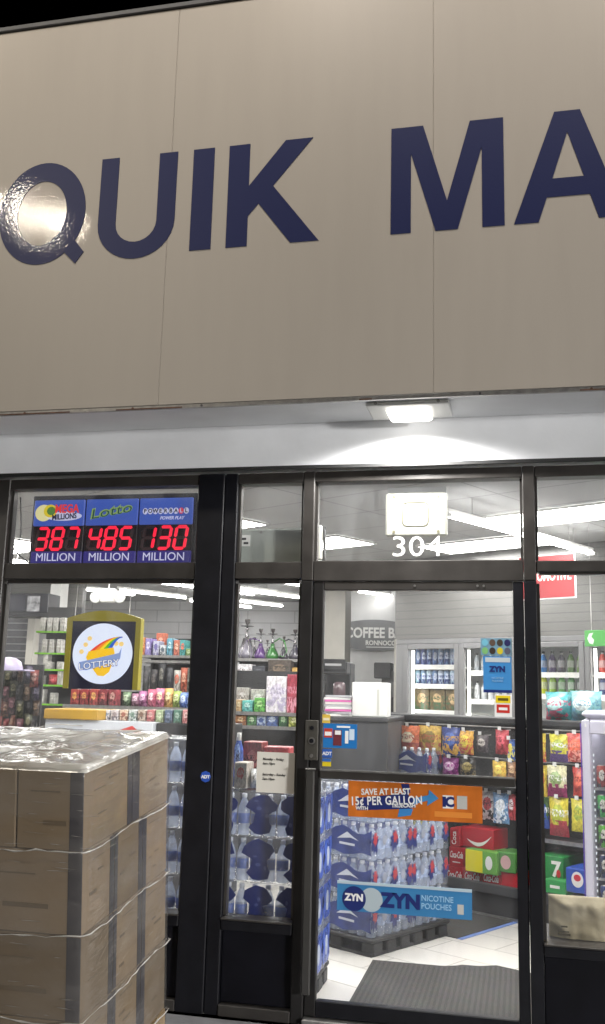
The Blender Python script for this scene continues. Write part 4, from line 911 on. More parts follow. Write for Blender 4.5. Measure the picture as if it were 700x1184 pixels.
for px, lab, k in cases:
    o, w, h = soda(px, 1.98 if k != 'w' else 2.0, RED, lab, None, .2)
    if k == 's': text('lettering', 'Coca-Cola', h*.34, WL, o, (0, -.002, h*.45), bold=.012, sx=.40, shear=.35, tilt=.02); MB().box(-w*.5, w*.5, -.0012, -.0002, h*.2, h*.25, WL).build('print_line', o)
    if k == 'v':
        text('lettering', 'Coca', h*.3, WL, o, (w*.3, -.002, h*.12), sx=.8, tilt=math.pi/2, align='LEFT')
    if k == 'w':
        up = [(-w*.62+w*1.5*q_/12, h*(.42-.32*math.sin(q_/12*math.pi*.62)+.55*(q_/12)**2)) for q_ in range(13)]; dn = [(x, z-h*.17*math.sin(math.pi*i/12)-.001) for i, (x, z) in enumerate(up)][::-1]
        MB().poly(up+dn, -.0002, .001, WL).build('white_wave', o)
o, w, h = soda((538, 983, 575, 1010), 1.93, '5a9438', 'green and yellow soda case resting on the red cases', None, .22, 'd8cc20')
MB().disc(w*.5, h*.5, w*.22, h*.3, -.0002, .001, WL, 20).build('emblem', o)
o, w, h = soda((574, 985, 596, 1009), 1.96, '3f7a30', 'small green soda case with pale emblem by the door jamb', None, .2)
MB().disc(0, h*.5, w*.55, h*.34, -.0002, .001, mat('pink_print', (.5, .3, .3), .5), 20).build('emblem', o)
o, w, h = soda((622, 989, 652, 1019), 1.93, '1f7a3a', 'green soda case with white seven upper left in the right window', None, .3); text('lettering', '7', h*.6, WL, o, (w*.42, -.002, h*.22), bold=.03)
MB().disc(w*.62, h*.34, w*.16, h*.16, -.0026, .001, col('c02828'), 16).build('emblem', o)
o, w, h = soda((630, 1017, 655, 1034), 1.86, '2a9048', 'bright green soda case lying flat beneath in the right window', None, .3); MB().box(-w*.5, w*.4, -.0012, -.0002, h*.4, h*.6, WL).build('emblem', o)
o, w, h = soda((654, 1004, 682, 1033), 1.84, '1f46a0', 'blue soda case with round white emblem next to the small fridge', None, .25)
mb = MB(); mb.disc(0, h*.55, w*.5, h*.32, -.0002, .001, WL, 24); mb.disc(0, h*.62, w*.3, h*.14, -.0012, .001, col('c02838'), 20); mb.build('emblem', o)

# small glass door fridge
s0, s1, z0, z1 = ir(674, 832, 742, 1050, 1.35)
t = thing('small_fridge', 'small white and purple glass door drinks fridge in the right window', 'fridge', I(s0, 1.35, 0), RI); W_ = s1-s0; zt_ = z1
FW = mat('lilac_white_plastic', (.50, .49, .58), .35); PUR = mat('purple_trim', (.09, .05, .32), .35)
mb = MB(); mb.box(0, .05, .03, .5, .0, zt_, FW, c=.012); mb.box(W_-.05, W_, .03, .5, 0, zt_, FW, c=.012); mb.box(.05, W_-.05, .46, .5, 0, zt_, FW); mb.box(.05, W_-.05, .03, .46, zt_-.06, zt_-.002, FW); mb.box(.05, W_-.05, .03, .46, .002, .12, FW); mb.build('cabinet', t)
MB().box(-.004, W_+.004, .01, .52, zt_+.001, zt_+.05, FW, c=.02).build('top_cover', t)
d = MB(); d.box(.004, .056, 0, .028, .1, zt_-.01, FW, c=.006); d.box(W_-.085, W_-.004, 0, .028, .1, zt_-.01, FW, c=.006); d.box(.057, W_-.086, 0, .028, zt_-.09, zt_-.01, FW, c=.006); d.box(.057, W_-.086, 0, .028, .1, .18, FW, c=.006); d = d.build('door', t)
MB().box(.057, W_-.086, .012, .016, .181, zt_-.091, CPANE).build('glass', d); MB().box(.0, .006, -.004, -.0005, .12, zt_-.03, PUR).build('purple_edge', d); MB().box(.03, .04, -.004, -.0005, zt_-.05, zt_-.03, WL).build('door_badge', d)
led = MB()
zf = [.30, .47, .64, .81, .98]
for z in [q_*.035+.22 for q_ in range(28)]:
    if z < zt_-.12: led.box(.059, .064, .034, .040, z, z+.014, glow('led_bead', (.9, .95, 1), .8))
led.build('led_strip', t)
MB().box(.06, W_-.06, .07, .12, zt_-.085, zt_-.062, glow('added_fridge_glow', (1, 1, 1), 5)).build('added_light_bar', t)  # glow added out of sight under the top to lift the dark interior
for z in zf: MB().box(.052, W_-.052, .06, .45, z-.012, z, WHITE).build('shelf', t)
def can_mesh(r, h, m): return MB().lathe([(r*.8, 0), (r, .008), (r, h*.9), (r*.8, h*.97), (r*.8, h)], [STEEL, m, m, STEEL, STEEL], 12).mesh('can')
rowc = ['2a3a70', '283050', '58a830', '3aa848', '983028']; rown = ['blue', 'dark navy', 'lime', 'green', 'dark red']
for k, z in enumerate(zf):
    me = can_mesh(.029, .135, printed(rowc[k], 'c8c8c0', '404040', k, .25)); n_ = int((W_-.12)/.064)
    for i in range(n_):
        o = tag(bpy.data.objects.new('drink_can', me), '%s drink can on the %s shelf of the small fridge' % (rown[k], ['bottom', 'second', 'middle', 'fourth', 'top'][k]), 'can', 'cans in the small fridge'); COL.objects.link(o)
        p = I(s0, 1.35)+AX*(.094+i*.062)+BX*.066; o.location = (p.x, p.y, z+.001)

# brown paper bag on the window ledge
x0, x1, z0, z1 = fr(635, 1038, 716, 1093, .14)
pb = thing('paper_bag', 'large crinkled brown paper bag lying in the right window', 'bag', ((x0+x1)/2, .17, .404))
vs = []; fs = []; nx_, nz_ = 34, 20; w, h = (x1-x0), z1-.404
for side in (0, 1):
    for j in range(nz_+1):
        for i in range(nx_+1):
            u, v = i/nx_, j/nz_; x = (-.5+u)*w; z = v*h; e = min(u, 1-u, 1-v)*4
            y = (-.03-.02*min(1, e)+.022*mn.noise((x*9, z*13, 2))+.012*mn.noise((x*26, z*24, 5)))*(1 if side == 0 else -.6)*(min(1, .25+e))
            vs.append((x, y-.0, z))
k = nx_+1; n = k*(nz_+1)
for j in range(nz_):
    for i in range(nx_): a = j*k+i; fs += [(a, a+1, a+k+1, a+k), (n+a+k, n+a+k+1, n+a+1, n+a)]
for j in range(nz_): fs += [(j*k, (j+1)*k, n+(j+1)*k, n+j*k), (j*k+nx_, n+j*k+nx_, n+(j+1)*k+nx_, (j+1)*k+nx_)]
for i in range(nx_): fs += [(nz_*k+i, nz_*k+i+1, n+nz_*k+i+1, n+nz_*k+i)]
MB().add(vs, fs, mat('brown_bag_paper', (.30, .26, .17), .7, var=.18, vs=9, bump=.9, bs=13), True).build('bag_body', pb)
mb = MB(); DK = col('3a3424'); mb.box(-w*.33, -w*.24, -.076, -.074, h*.30, h*.34, DK); mb.box(-w*.38, -w*.2, -.076, -.074, h*.10, h*.16, DK); mb.box(-w*.38, -w*.22, -.076, -.074, h*.18, h*.215, DK); mb.build('print_block', pb)
MB().box(.085, 1.715, .1, .42, .375, .402, BLK).build('window_ledge', shop)

# ================================================================== COUNTER, COFFEE AREA
x0, x1, z0, z1 = fr(364, 829, 448, 1000, 2.1)
ct = thing('service_counter', 'charcoal service counter end standing behind the water cases', 'counter', ((x0+x1)/2, 2.1, 0)); w = (x1-x0)/2
MB().box(-w, w, 0, 1.6, .0, z1-.03, mat('dark_counter_laminate', (.032, .032, .034), .55, var=.3, vs=3), c=.004).build('body', ct); MB().box(-w-.008, w+.008, -.015, 1.61, z1-.029, z1, mat('counter_top', (.04, .04, .042), .35), c=.005).build('worktop', ct)
TOPZ = z1+.001
def on(px, Y, name, label, cat): 
    x0, x1, z0, z1 = fr(*px, Y); return thing(name, label, cat, ((x0+x1)/2, Y, TOPZ)), (x1-x0)/2, z1-TOPZ
t, w, h = on((407, 789, 448, 830), 2.25, 'white_box', 'tall plain white box on the charcoal counter', 'box')
MB().box(-w, w, 0, .2, 0, h, WHITE, c=.006).build('carton', t); MB().box(w*.42, w*.55, -.0015, -.0003, h*.05, h*.8, mat('pale_grey_print', (.5, .5, .45), .6)).build('print_line', t)
t, w, h = on((374, 762, 403, 830), 2.75, 'coffee_brewer', 'black coffee brewer with steel front on the charcoal counter', 'coffee machine')
mb = MB(); mb.box(-w, w, .08, .3, 0, h*.95, BLK, c=.01); mb.box(-w, w, -.1, .079, 0, h*.28, STEEL, c=.008); mb.box(-w, w, -.08, .079, h*.72, h*.95, BLK, c=.01); mb.build('body', t)
mb = MB(); mb.box(-w*.9, w*.9, -.1, -.082, h*.80, h*.99, BLK, c=.003); mb.build('control_panel', t); MB().box(-w*.7, w*.6, -.103, -.1005, h*.87, h*.91, mat('grey_print', (.35, .35, .35), .5)).build('print_line', t)
mb = MB(); mb.lathe([(w*.4, 0), (w*.5, .02), (w*.48, h*.26), (w*.3, h*.30)], mat('brewed_glass', (.12, .08, .09), .15), 14, Matrix.Translation(Vector((w*.3, -.01, h*.285)))); mb.build('carafe', t)
t, w, h = on((373, 802, 409, 830), 2.2, 'paper_stack', 'untidy stack of papers and pink flyers at the counter edge', 'papers')
for k in range(9):
    c = (WHITE, PAPER, mat('grey_paper', (.42, .42, .44), .7), mat('pink_paper', (.6, .12, .36), .6))[(0, 2, 3, 0, 2, 1, 3, 0, 2)[k]]
    X = Matrix.Translation(Vector((random.uniform(-.01, .01), 0, 0))) @ Matrix.Rotation(random.uniform(-.2, .2), 4, 'Z'); MB().box(-w*.85, w*.8, 0, .2, h*k/9.5, h*(k+.8)/9.5, c, X).build('sheet_pile', t)
# columns and coffee sign
x0, x1, _, _ = fr(376, 700, 399, 760, 6.4)
tag(MB().box(x0, x1, 6.4, 6.8, 0, CZ-.005, TAN).build('column'), 'tan painted column left of the coffee sign', 'column')
x0, x1, _, _ = fr(456, 700, 471, 760, 5.9)
tag(MB().box(x0, x1, 5.9, 6.1, 0, 2.1, TAN).build('column'), 'tan painted column between coffee sign and coolers', 'column')
x0, x1, z0, z1 = fr(398, 716, 465, 752, 7.6); cw_ = (x1-x0)/2; cx = (x0+x1)/2
tag(MB().box(x0-.6, x1+.15, 7.72, 7.85, 0, CZ-.006, mat('pale_partition', (.55, .55, .55), .5, var=.06)).build('partition_wall'), 'pale grey partition wall behind the coffee sign', 'wall')
t = thing('coffee_sign', 'grey curved coffee bar sign with white capitals on pale grey wall', 'sign', (cx, 7.70, z0)); h = z1-z0
pts = [(-cw_*1.5+3.0*cw_*k/20, h*.12*(abs(k-10)/10)**2*2) for k in range(21)]; pts = pts+[(x, h-z) for x, z in pts[::-1]]
MB().poly(pts, 0, .03, mat('slate_sign', (.14, .143, .15), .4, var=.1)).build('board', t)
text('lettering', 'COFFEE BAR', h*.33, WL, t, (cw_*.12, -.032, h*.42), bold=.03, sx=.82); text('lettering', 'RONNOCO', h*.15, WL, t, (cw_*.25, -.032, h*.18), bold=.03, sx=.9)
MB().box(-cw_*.25, cw_*.75, -.0325, -.0303, h*.1, h*.125, WL).build('print_line', t)
# second machine far right of the coffee wall
x0, x1, z0, z1 = fr(432, 766, 458, 828, 6.6); t = thing('coffee_grinder', 'dark coffee grinder standing before the pale grey wall', 'coffee machine', ((x0+x1)/2, 6.6, 0)); w = (x1-x0)/2
mb = MB(); mb.box(-w, w, 0, .3, .9, z0+(z1-z0)*.35, BLK, c=.01); mb.box(-w, w*.5, .02, .3, z0+(z1-z0)*.7, z1, BLK, c=.01); mb.box(-w*.4, w, .1, .3, z0+(z1-z0)*.35, z0+(z1-z0)*.85, mat('dark_steel', (.12, .12, .12), .3, metal=.6), c=.01); mb.box(-w*1.2, w*1.2, -.05, .5, 0, .899, DGREY); mb.build('body', t)

# ================================================================== COOLERS
cz1 = 2.08
cool = thing('drinks_coolers', 'row of grey framed glass door drinks coolers along the back wall', 'coolers', I(0, 4.2), RI)
GF = mat('grey_cooler_frame', (.19, .19, .195), .4, metal=.2, var=.06)
doors = [(-3.80, -3.105), (-3.10, -2.44), (-2.435, -1.735), (-1.73, -1.03), (-1.025, -.325), (-.32, .38)]
mb = MB(); mb.box(-3.92, .5, -.02, .06, 2.03, cz1, GF, c=.004); mb.box(-3.92, -3.803, -.02, .7, 0, 2.028, GF, c=.004); mb.box(.383, .5, -.02, .7, 0, 2.028, GF, c=.004); mb.box(-3.80, .38, .66, .7, .1, 2.028, mat('cooler_back', (.66, .68, .68), .5)); mb.box(-3.80, .38, 0, .66, 0, .1, DGREY); mb.build('cabinet', cool)
CIN = glow('cooler_light', (1, 1, .93), 11.0)
shelf_z = [.55, .9, 1.27, 1.56, 1.78]
def zs_(x, y): return pT(x, y, 4.35)[1]
SH = {0: [zs_(500, 823), zs_(500, 793), zs_(500, 771)], 1: [zs_(560, 823), zs_(560, 811), zs_(560, 778)], 2: [zs_(650, 805), zs_(650, 780)], 3: [zs_(650, 805), zs_(650, 780)], 4: [1.35, 1.7], 5: [1.35, 1.7]}
SH[1] = [zs_(565, 823), zs_(565, 811)-.0, zs_(565, 778)]; SH[1] = [SH[1][1], SH[1][2]]
for i, (a, b2) in enumerate(doors):
    d = MB(); fz = .055
    d.box(a, a+fz, -.05, -.005, .11, 2.025, GF, c=.005); d.box(b2-fz, b2, -.05, -.005, .11, 2.025, GF, c=.005); d.box(a+fz, b2-fz, -.05, -.005, 1.975, 2.025, GF, c=.005); d.box(a+fz, b2-fz, -.05, -.005, .11, .17, GF, c=.005); d = d.build('door', cool)
    MB().box(a+fz, b2-fz, -.03, -.024, .171, 1.974, CPANE).build('glass', d); MB().box(b2-.045, b2-.02, -.08, -.051, .9, 1.3, STEEL, c=.004).build('handle', d)
    MB().box(a+.06, a+.074, .02, .05, .2, 1.96, CIN).build('light_strip', cool)
    for z in SH[i]: mbs = MB(); mbs.box(a+.02, b2-.02, .10, .6, z-.02, z-.002, WHITE); mbs.box(a+.02, b2-.02, .09, .099, z-.03, z+.02, WHITE); mbs.build('shelf', cool)
def row(names, s0, s1, t, z, h, r, cols, lab, cat, grp, bottle=True):
    n_ = len(cols)
    for i, c in enumerate(cols):
        if bottle:
            m_ = mat('drink_%s' % c, c, .2, spec=.6)
            me = MB().lathe([(r*.9, 0), (r, .01), (r, h*.3), (r, h*.6), (r*.8, h*.72), (r*.36, h*.88), (r*.4, h*.9), (r*.4, h)], [m_, m_, mat('label_%s' % c, tuple(min(1, v*.5+.22) for v in lin(c)), .4), m_, m_, WHITE, col('a03028' if i % 2 else '303030'), col('303030')], 12).mesh(names)
        else: me = can_mesh(r, h, printed(c, 'b8c4dc', '283878', i % 3, .25))
        o = tag(bpy.data.objects.new(names, me), lab, cat, grp); COL.objects.link(o)
        p = I(s0+(s1-s0)*(i+.5)/n_, t, z+.001); o.location = p
row('drink_can', -3.79, -3.20, 4.36, SH[0][2], .19, .034, ['5a78b0', '4a5a98', '6a88b8', '4868a0', '7090c0', '5878a8', '88a0c0', '6078a0'], 'slim blue silver can on the top shelf of the leftmost cooler', 'can', 'slim cans in the top of leftmost cooler', False)
row('drink_can', -3.79, -3.20, 4.36, SH[0][1], .165, .034, ['88b0c8', '6888a8', '98b0c0', '5878a8', 'a0b0c8', '7890b0', '90a8c0', '6a88b0'], 'slim pale blue can on the second shelf of the leftmost cooler', 'can', 'slim cans on the second shelf of leftmost cooler', False)
for k in range(3):
    t = thing('juice_carton', ('left', 'middle', 'right')[k]+' brown and green patterned pack low in the leftmost cooler', 'pack', I(-3.69+k*.20, 4.33, SH[0][0]+.001), RI, 'patterned packs low in the leftmost cooler')
    MB().box(-.095, .095, 0, .12, 0, .235, printed('6a5a38', 'c0a070', '3a5a38', k+40), c=.006).build('carton', t)
row('drink_bottle', -3.07, -2.58, 4.38, SH[1][1], .20, .030, ['b8c0c8', 'a0a8b0', 'c0c8d0', '98a8b8', 'b0b8c0', 'a8b0b8'], 'pale bottle on the upper shelf of the second cooler', 'bottle', 'pale bottles high in the second cooler')
row('drink_bottle', -3.07, -2.58, 4.38, SH[1][0], .20, .030, ['d0d4d8', 'b8bcc0', 'c8ccd0', 'b0b4b8', 'c0c4c8', 'd0d0d0'], 'white bottle on the lower shelf of the second cooler', 'bottle', 'white bottles low in the second cooler')
cc = {2: (['2868b0', '3a78b8', '40305a', '30283a', '4a6a30', '688a38'], ['c8c820', 'b0b828', '78a030', '48883a', '3a7838', '304838']), 3: (['b03020', 'c04828', 'a02828', '702020', '904030', 'b05030'], ['283868', '3050a0', '4868b0', '283060', '5070a8', '304890'])}
for dn in (2, 3):
    for lv in (0, 1):
        names_ = {(2, 0): ['yellow', 'olive yellow', 'light green', 'green', 'dark green', 'black green'], (2, 1): ['bright blue', 'blue', 'purple', 'black', 'olive', 'lime'], (3, 0): ['navy', 'blue', 'pale blue', 'dark navy', 'steel blue', 'royal blue'], (3, 1): ['red', 'orange red', 'crimson', 'maroon', 'brown red', 'orange']}[(dn, lv)]
        for i, c in enumerate(cc[dn][1-lv]):
            a, b2 = doors[dn]; s0 = a+.03+(b2-a-.12)*i/6
            row('drink_bottle', s0, s0+(b2-a-.16)/6, 4.36, SH[dn][lv], .22, .036, [c], '%s soft drink bottle on the %s shelf of the %s cooler' % (names_[i], ('lower', 'upper')[lv], ('third', 'fourth')[dn-2]), 'bottle', 'soft drink bottles in the right coolers')
for dn in (4, 5):
    for lv in (0, 1): row('drink_bottle', doors[dn][0]+.1, doors[dn][1]-.06, 4.40, SH[dn][lv], .22, .034, ['88a0b0', '7088a0', '98a8b8', '6880a0'], 'pale blue drink bottle in a far right cooler', 'bottle', 'drink bottles in the far right coolers')

# hanging department signs
s0, s1, z0, z1 = ir(599, 641, 666, 693, 3.3)
t = thing('department_sign', 'red hanging AUTOMOTIVE sign with white border in the right window', 'sign', I((s0+s1)/2, 3.3, z0), RI); w, h = (s1-s0)/2, z1-z0
MB().box(-w, w, 0, .012, 0, h, WHITE, c=.003).build('board', t); MB().box(-w+.012, w-.012, -.002, -.0005, .012, h-.012, mat('red_sign_face', (.30, .045, .05), .5)).build('face', t)
text('lettering', 'AUTOMOTIVE', h*.22, WL, t, (w*.0, -.003, h*.42), bold=.03, sx=.62)
for sx in (-.8, .8): MB().tube([(w*sx, .006, h), (w*sx, .006, CZ-z0-.006)], .002, STEEL, 5).build('hanging_wire', t)
s0, s1, z0, z1 = ir(676, 728, 760, 747, 3.3)
t = thing('department_sign', 'green hanging sign with pale leaf emblem at the right window', 'sign', I((s0+s1)/2, 3.3, z0), RI); w, h = (s1-s0)/2, z1-z0
MB().box(-w, w, 0, .012, 0, h, mat('green_sign_face', lin('3f8a3e'), .4), c=.003).build('board', t)
LF = mat('pale_leaf', (.5, .6, .5), .5); mb = MB(); mb.poly([(-w*.92, h*.5), (-w*.86, h*.8), (-w*.74, h*.85), (-w*.80, h*.6), (-w*.72, h*.4), (-w*.76, h*.12), (-w*.86, h*.2)], -.0003, .0015, LF); mb.build('leaf_emblem', t)
for sx in (-.8, .8): MB().tube([(w*sx, .006, h), (w*sx, .006, CZ-z0-.006)], .002, STEEL, 5).build('hanging_wire', t)

# ================================================================== LEFT PART OF THE SHOP
def shelf_run(name, label, x0px, x1px, ys, Y, dp, back, top=None):
    X0 = pY(x0px, 800, Y).x; X1 = pY(x1px, 800, Y).x; t = thing(name, label, 'shelving', ((X0+X1)/2, Y, 0)); w = (X1-X0)/2; zz = [pY((x0px+x1px)/2, y, Y).z for y in ys]
    zt2 = pY((x0px+x1px)/2, top, Y).z if top else max(zz)+.35
    MB().box(-w, w, dp, dp+.03, 0, zt2, back).build('back_panel', t)
    for z in zz: MB().box(-w, w, 0, dp-.002, z-.03, z, BLK, c=.004).build('shelf', t); MB().box(-w, w, -.006, -.0005, z-.028, z+.004, STEEL).build('price_rail', t)
    for x in (-w, w-.03): MB().box(x, x+.03, dp-.03, dp-.001, 0, zt2, BLK).build('upright', t)
    return zz
def goods(px, Y, z, dp, c, label, cat, grp, name='box', shape='box', seed=[100]):
    seed[0] += 1; x0, x1, _, z1 = fr(*px, Y); z1 = max(z1, z+.04); m = printed(*c, seed=seed[0], gloss=.4); w = (x1-x0)/2-.003; h = z1-z
    t = thing(name, label, cat, ((x0+x1)/2, Y+.02, z+.001), random.uniform(-.05, .05), grp)
    if shape == 'box': MB().box(-w, w, 0, dp, 0, h, m, c=.004).build('carton', t)
    elif shape == 'bag': part('pouch', bag_mesh(2*w, h, dp*.7, m, seed[0]), t, (0, dp*.4, 0))
    else: MB().lathe([(w*.9, 0), (w, h*.05), (w, h*.68), (w*.5, h*.84), (w*.5, h*.86), (w*.55, h*.87), (w*.5, h)], [m, m, m, m, WHITE, WHITE, WHITE], 14, Matrix.Translation(Vector((0, w, 0)))).build('jar', t)
# narrow window: shelving with boxes, bicycles above
zz = shelf_run('goods_shelving', 'black goods shelving seen in the narrow window', 258, 366, [840, 824], 4.0, .35, PEG, 775)
G = 'boxes on the shelving in the narrow window'
row1 = [((271, 827, 284, 840), ('b8763a', 'e0c090', '7a4420'), 'small orange brown box leftmost on the lower shelf in narrow window'), ((285, 827, 296, 840), ('4a8a48', 'c8e0b8', '2a5a2a'), 'small green box second on the lower shelf in narrow window'), ((296, 828, 307, 840), ('b0c0d8', '3858a0', '284078'), 'white and blue box on the lower shelf in narrow window'), ((307, 826, 321, 840), ('3a5898', 'c0d0e8', '203868'), 'blue box on the lower shelf in narrow window'), ((322, 826, 332, 840), ('2f7038', 'b8d8a8', '184020'), 'dark green box on the lower shelf in narrow window'), ((333, 827, 346, 840), ('b0b850', 'e8e8b0', '687020'), 'lime yellow box on the lower shelf by the mullion')]
for p, c, l in row1: goods(p, 4.0, zz[0], .2, c, l, 'box', G)
row2 = [((307, 782, 331, 824), ('d8d4d8', 'c8c0d0', 'a8a0b8'), 'tall white carton on the upper shelf in narrow window'), ((331, 780, 344, 824), ('982038', 'a83048', 'c88090'), 'tall dark red carton beside the white one in narrow window'), ((344, 780, 352, 824), ('d8d8dc', 'e0e0e0', 'b0b0b8'), 'narrow white carton at the mullion on the upper shelf'), ((272, 809, 279, 824), ('b8986a', 'd8c8a0', '806040'), 'small tan box at the left end of upper shelf'), ((279, 810, 292, 824), ('58b0a8', 'b8e0d8', '2a7878'), 'small teal box on the upper shelf in narrow window'), ((293, 807, 306, 824), ('58a840', 'a8d888', '307020'), 'bright green box beside the tall white carton')]
for p, c, l in row2: goods(p, 4.02, zz[1], .2, c, l, 'box', G)
goods((272, 795, 288, 809), 4.28, zz[1]+.0, .05, ('a8a29c', 'd0ccc8', '807870'), 'grey carton standing behind the teal box', 'box', G); goods((289, 797, 306, 809), 4.28, zz[1]+.0, .05, ('b0aaa4', 'd8d4d0', '888078'), 'grey carton standing behind the green box', 'box', G)
zz2 = shelf_run('hookah_shelving', 'tall black shelving carrying the hookahs in the narrow window', 262, 370, [762, 786], 5.6, .5, mat('dark_back', (.07, .07, .075), .6), 765)
zb_ = zz2[0]
goods((274, 768, 291, 784), 5.5, zz2[1], .15, ('c8c4c8', 'e0e0e0', '704858'), 'white helmet box under the hookahs', 'box', 'boxes under the hookahs'); goods((291, 770, 306, 784), 5.5, zz2[1], .15, ('3a3c44', '585a60', '282830'), 'black box under the hookahs', 'box', 'boxes under the hookahs'); goods((309, 763, 336, 784), 5.5, zz2[1], .15, ('4a4038', '685848', '302820'), 'dark brown box under the hookahs', 'box', 'boxes under the hookahs'); goods((337, 772, 350, 784), 5.5, zz2[1], .15, ('b08838', 'd0b060', '705020'), 'small golden box under the hookahs', 'box', 'boxes under the hookahs')
def hookah(px, ypx_top, c, label, hose, clear=False):
    p = pY(px, 762, 5.75); H_ = pY(px, ypx_top, 5.75).z-zb_; k = H_/.46
    t = thing('hookah', label, 'hookah', (p.x, 5.75, zb_+.001), random.uniform(-.4, .4), 'hookahs on top of the shelving')
    m = mat('hookah_%s' % c, c, .15, spec=.7, var=.2, vs=20); S2 = mat('hookah_metal', (.30, .29, .30), .25, metal=.8)
    MB().lathe([(.075*k, 0), (.095*k, .015*k), (.10*k, .05*k), (.075*k, .11*k), (.045*k, .17*k), (.028*k, .215*k), (.034*k, .225*k), (.024*k, .235*k)], m, 18).build('glass_base', t)
    if clear:
        r_ = MB()
        for a in range(6): r_.tube([(.105*k*math.cos(a*math.pi/3), .105*k*math.sin(a*math.pi/3), .004), (.035*k*math.cos(a*math.pi/3), .035*k*math.sin(a*math.pi/3), .24*k)], .009*k, S2, 5)
        r_.build('cage', t)
    MB().lathe([(.014*k, .236*k), (.028*k, .26*k), (.014*k, .28*k), (.012*k, .33*k), (.024*k, .345*k), (.011*k, .36*k), (.011*k, .395*k)], S2, 12).build('stem', t)
    MB().lathe([(.012*k, .370*k), (.075*k, .376*k), (.078*k, .382*k), (.012*k, .380*k)], mat('hookah_tray', (.05, .05, .055), .3, metal=.5), 18).build('tray', t)
    MB().lathe([(.014*k, .396*k), (.026*k, .42*k), (.034*k, .45*k), (.030*k, .46*k), (.012*k, .452*k)], mat('clay_bowl', (.06, .05, .05), .5), 14).build('bowl', t)
    if hose:
        pts = [(.03*k, 0, .265*k), (.12*k*hose, -.02*k, .31*k), (.20*k*hose, -.03*k, .27*k), (.24*k*hose, -.03*k, .12*k), (.20*k*hose, -.04*k, .03*k), (.15*k*hose, -.05*k, .05*k)]
        MB().tube(pts, .011*k, m if not clear else S2, 7).build('hose', t)
hookah(285, 716, '7c7884', 'silver caged hookah leftmost on the shelving', 0, True); hookah(301, 727, '4a1868', 'purple glass hookah second on the shelving', -1); hookah(315, 727, '2a6e28', 'bright green hookah with green hose on the shelving', 1.2)
hookah(341, 728, '3a3642', 'dark silver hookah by the mullion on the shelving', -.9); hookah(328, 736, '2c2a34', 'short black hookah between the green and dark silver ones', 0); hookah(294, 737, '242028', 'short black hookah between the silver and purple ones', 0); hookah(309, 740, '2a2030', 'smallest dark hookah between the purple and green ones', 1)

# things on the water stack in the narrow window
ztop2 = .101+3*.222+.224
def onstack(px, Y, c, label, cat, name, shape='box'): goods(px, Y, ztop2, .12, c, label, cat, 'things on top of the water stack', name, shape)
onstack((267, 848, 279, 904), .30, ('2a5ac0', '88a8e0', '183878'), 'blue spray bottle standing on the water stack', 'bottle', 'spray_bottle', 'jar')
onstack((269, 882, 285, 904), .22, ('c8c0b4', 'c86058', 'b0a89c'), 'white carton with pink band on the water stack', 'box', 'small_carton')
onstack((279, 858, 302, 904), .42, ('8a2a28', 'b05048', '501818'), 'dark red carton behind the white one on the water stack', 'box', 'small_carton')
onstack((303, 864, 334, 904), .40, ('a83038', 'd0b0b0', '601820'), 'red patterned carton behind the hours notice', 'box', 'small_carton')
onstack((285, 890, 298, 904), .24, ('d8dce0', 'f0f0f0', 'b0b8c0'), 'small white packet on the water stack', 'packet', 'small_packet', 'bag')

# left window: front counter
x0, x1, z0, z1 = fr(50, 833, 176, 900, 2.0)
t = thing('lottery_counter', 'white front counter with yellow top strip behind the carton stack', 'counter', ((x0+x1)/2, 2.0, 0)); w = (x1-x0)/2
MB().box(-w, w, .0, .6, 0, z1, mat('white_counter_front', (.5, .52, .56), .4), c=.004).build('body', t)
xs0, xs1, zz0, zz1 = fr(52, 820, 115, 833, 2.0); MB().box(xs0-(x0+x1)/2, xs1-(x0+x1)/2, -.02, .4, z1+.001, zz1, mat('yellow_counter_strip', lin('b08a30'), .5), c=.006).build('yellow_strip', t)
mb = MB(); RS = col('b83c38'); h = .13
mb.poly([(w*.1, z1-.115), (w*.45, z1-.055), (w*.62, z1-.03), (w*.85, z1-.10), (w*.72, z1-.095), (w*.58, z1-.06), (w*.3, z1-.10)], -.0003, .001, RS); mb.build('red_swoosh', t)
xq0, xq1, zq0, zq1 = fr(115, 836, 222, 850, 2.0)
t2 = thing('display_counter', 'black display counter running right from the lottery counter', 'counter', ((x1+xq1)/2+.01, 2.05, 0)); w2 = (xq1-x1)/2+.2
MB().box(x1+.005-((x1+xq1)/2+.01), w2, 0, .55, 0, zq1, BLK, c=.004).build('body', t2)
GC = 'small packs along the front counter'
cols_ = [('c0bcc0', '7088a8', '585868', 'grey white'), ('b8b0b0', '9a8a88', '605860', 'pale grey'), ('c8b098', '9a5848', '704838', 'tan'), ('b0b4b0', '708878', '506058', 'grey green'), ('a89888', '785848', '504038', 'brown grey'), ('b86868', 'd0a8a0', '783838', 'dull red'), ('98a880', 'c8d0b0', '606848', 'sage green'), ('586880', '9098b0', '303848', 'slate blue'), ('507868', 'a0b8a8', '304838', 'dark green'), ('c88888', 'e0c0b8', '905050', 'pink')]
for i, c in enumerate(cols_):
    a = 116+i*10.4; goods((a, 821, a+9.6, 834), 2.1, zq1 if a > 172 else z1, .12, c[:3], '%s pack standing on the front counter, number %s from the lottery sign' % (c[3], ('one', 'two', 'three', 'four', 'five', 'six', 'seven', 'eight', 'nine', 'ten')[i]), 'pack', GC, 'small_pack')
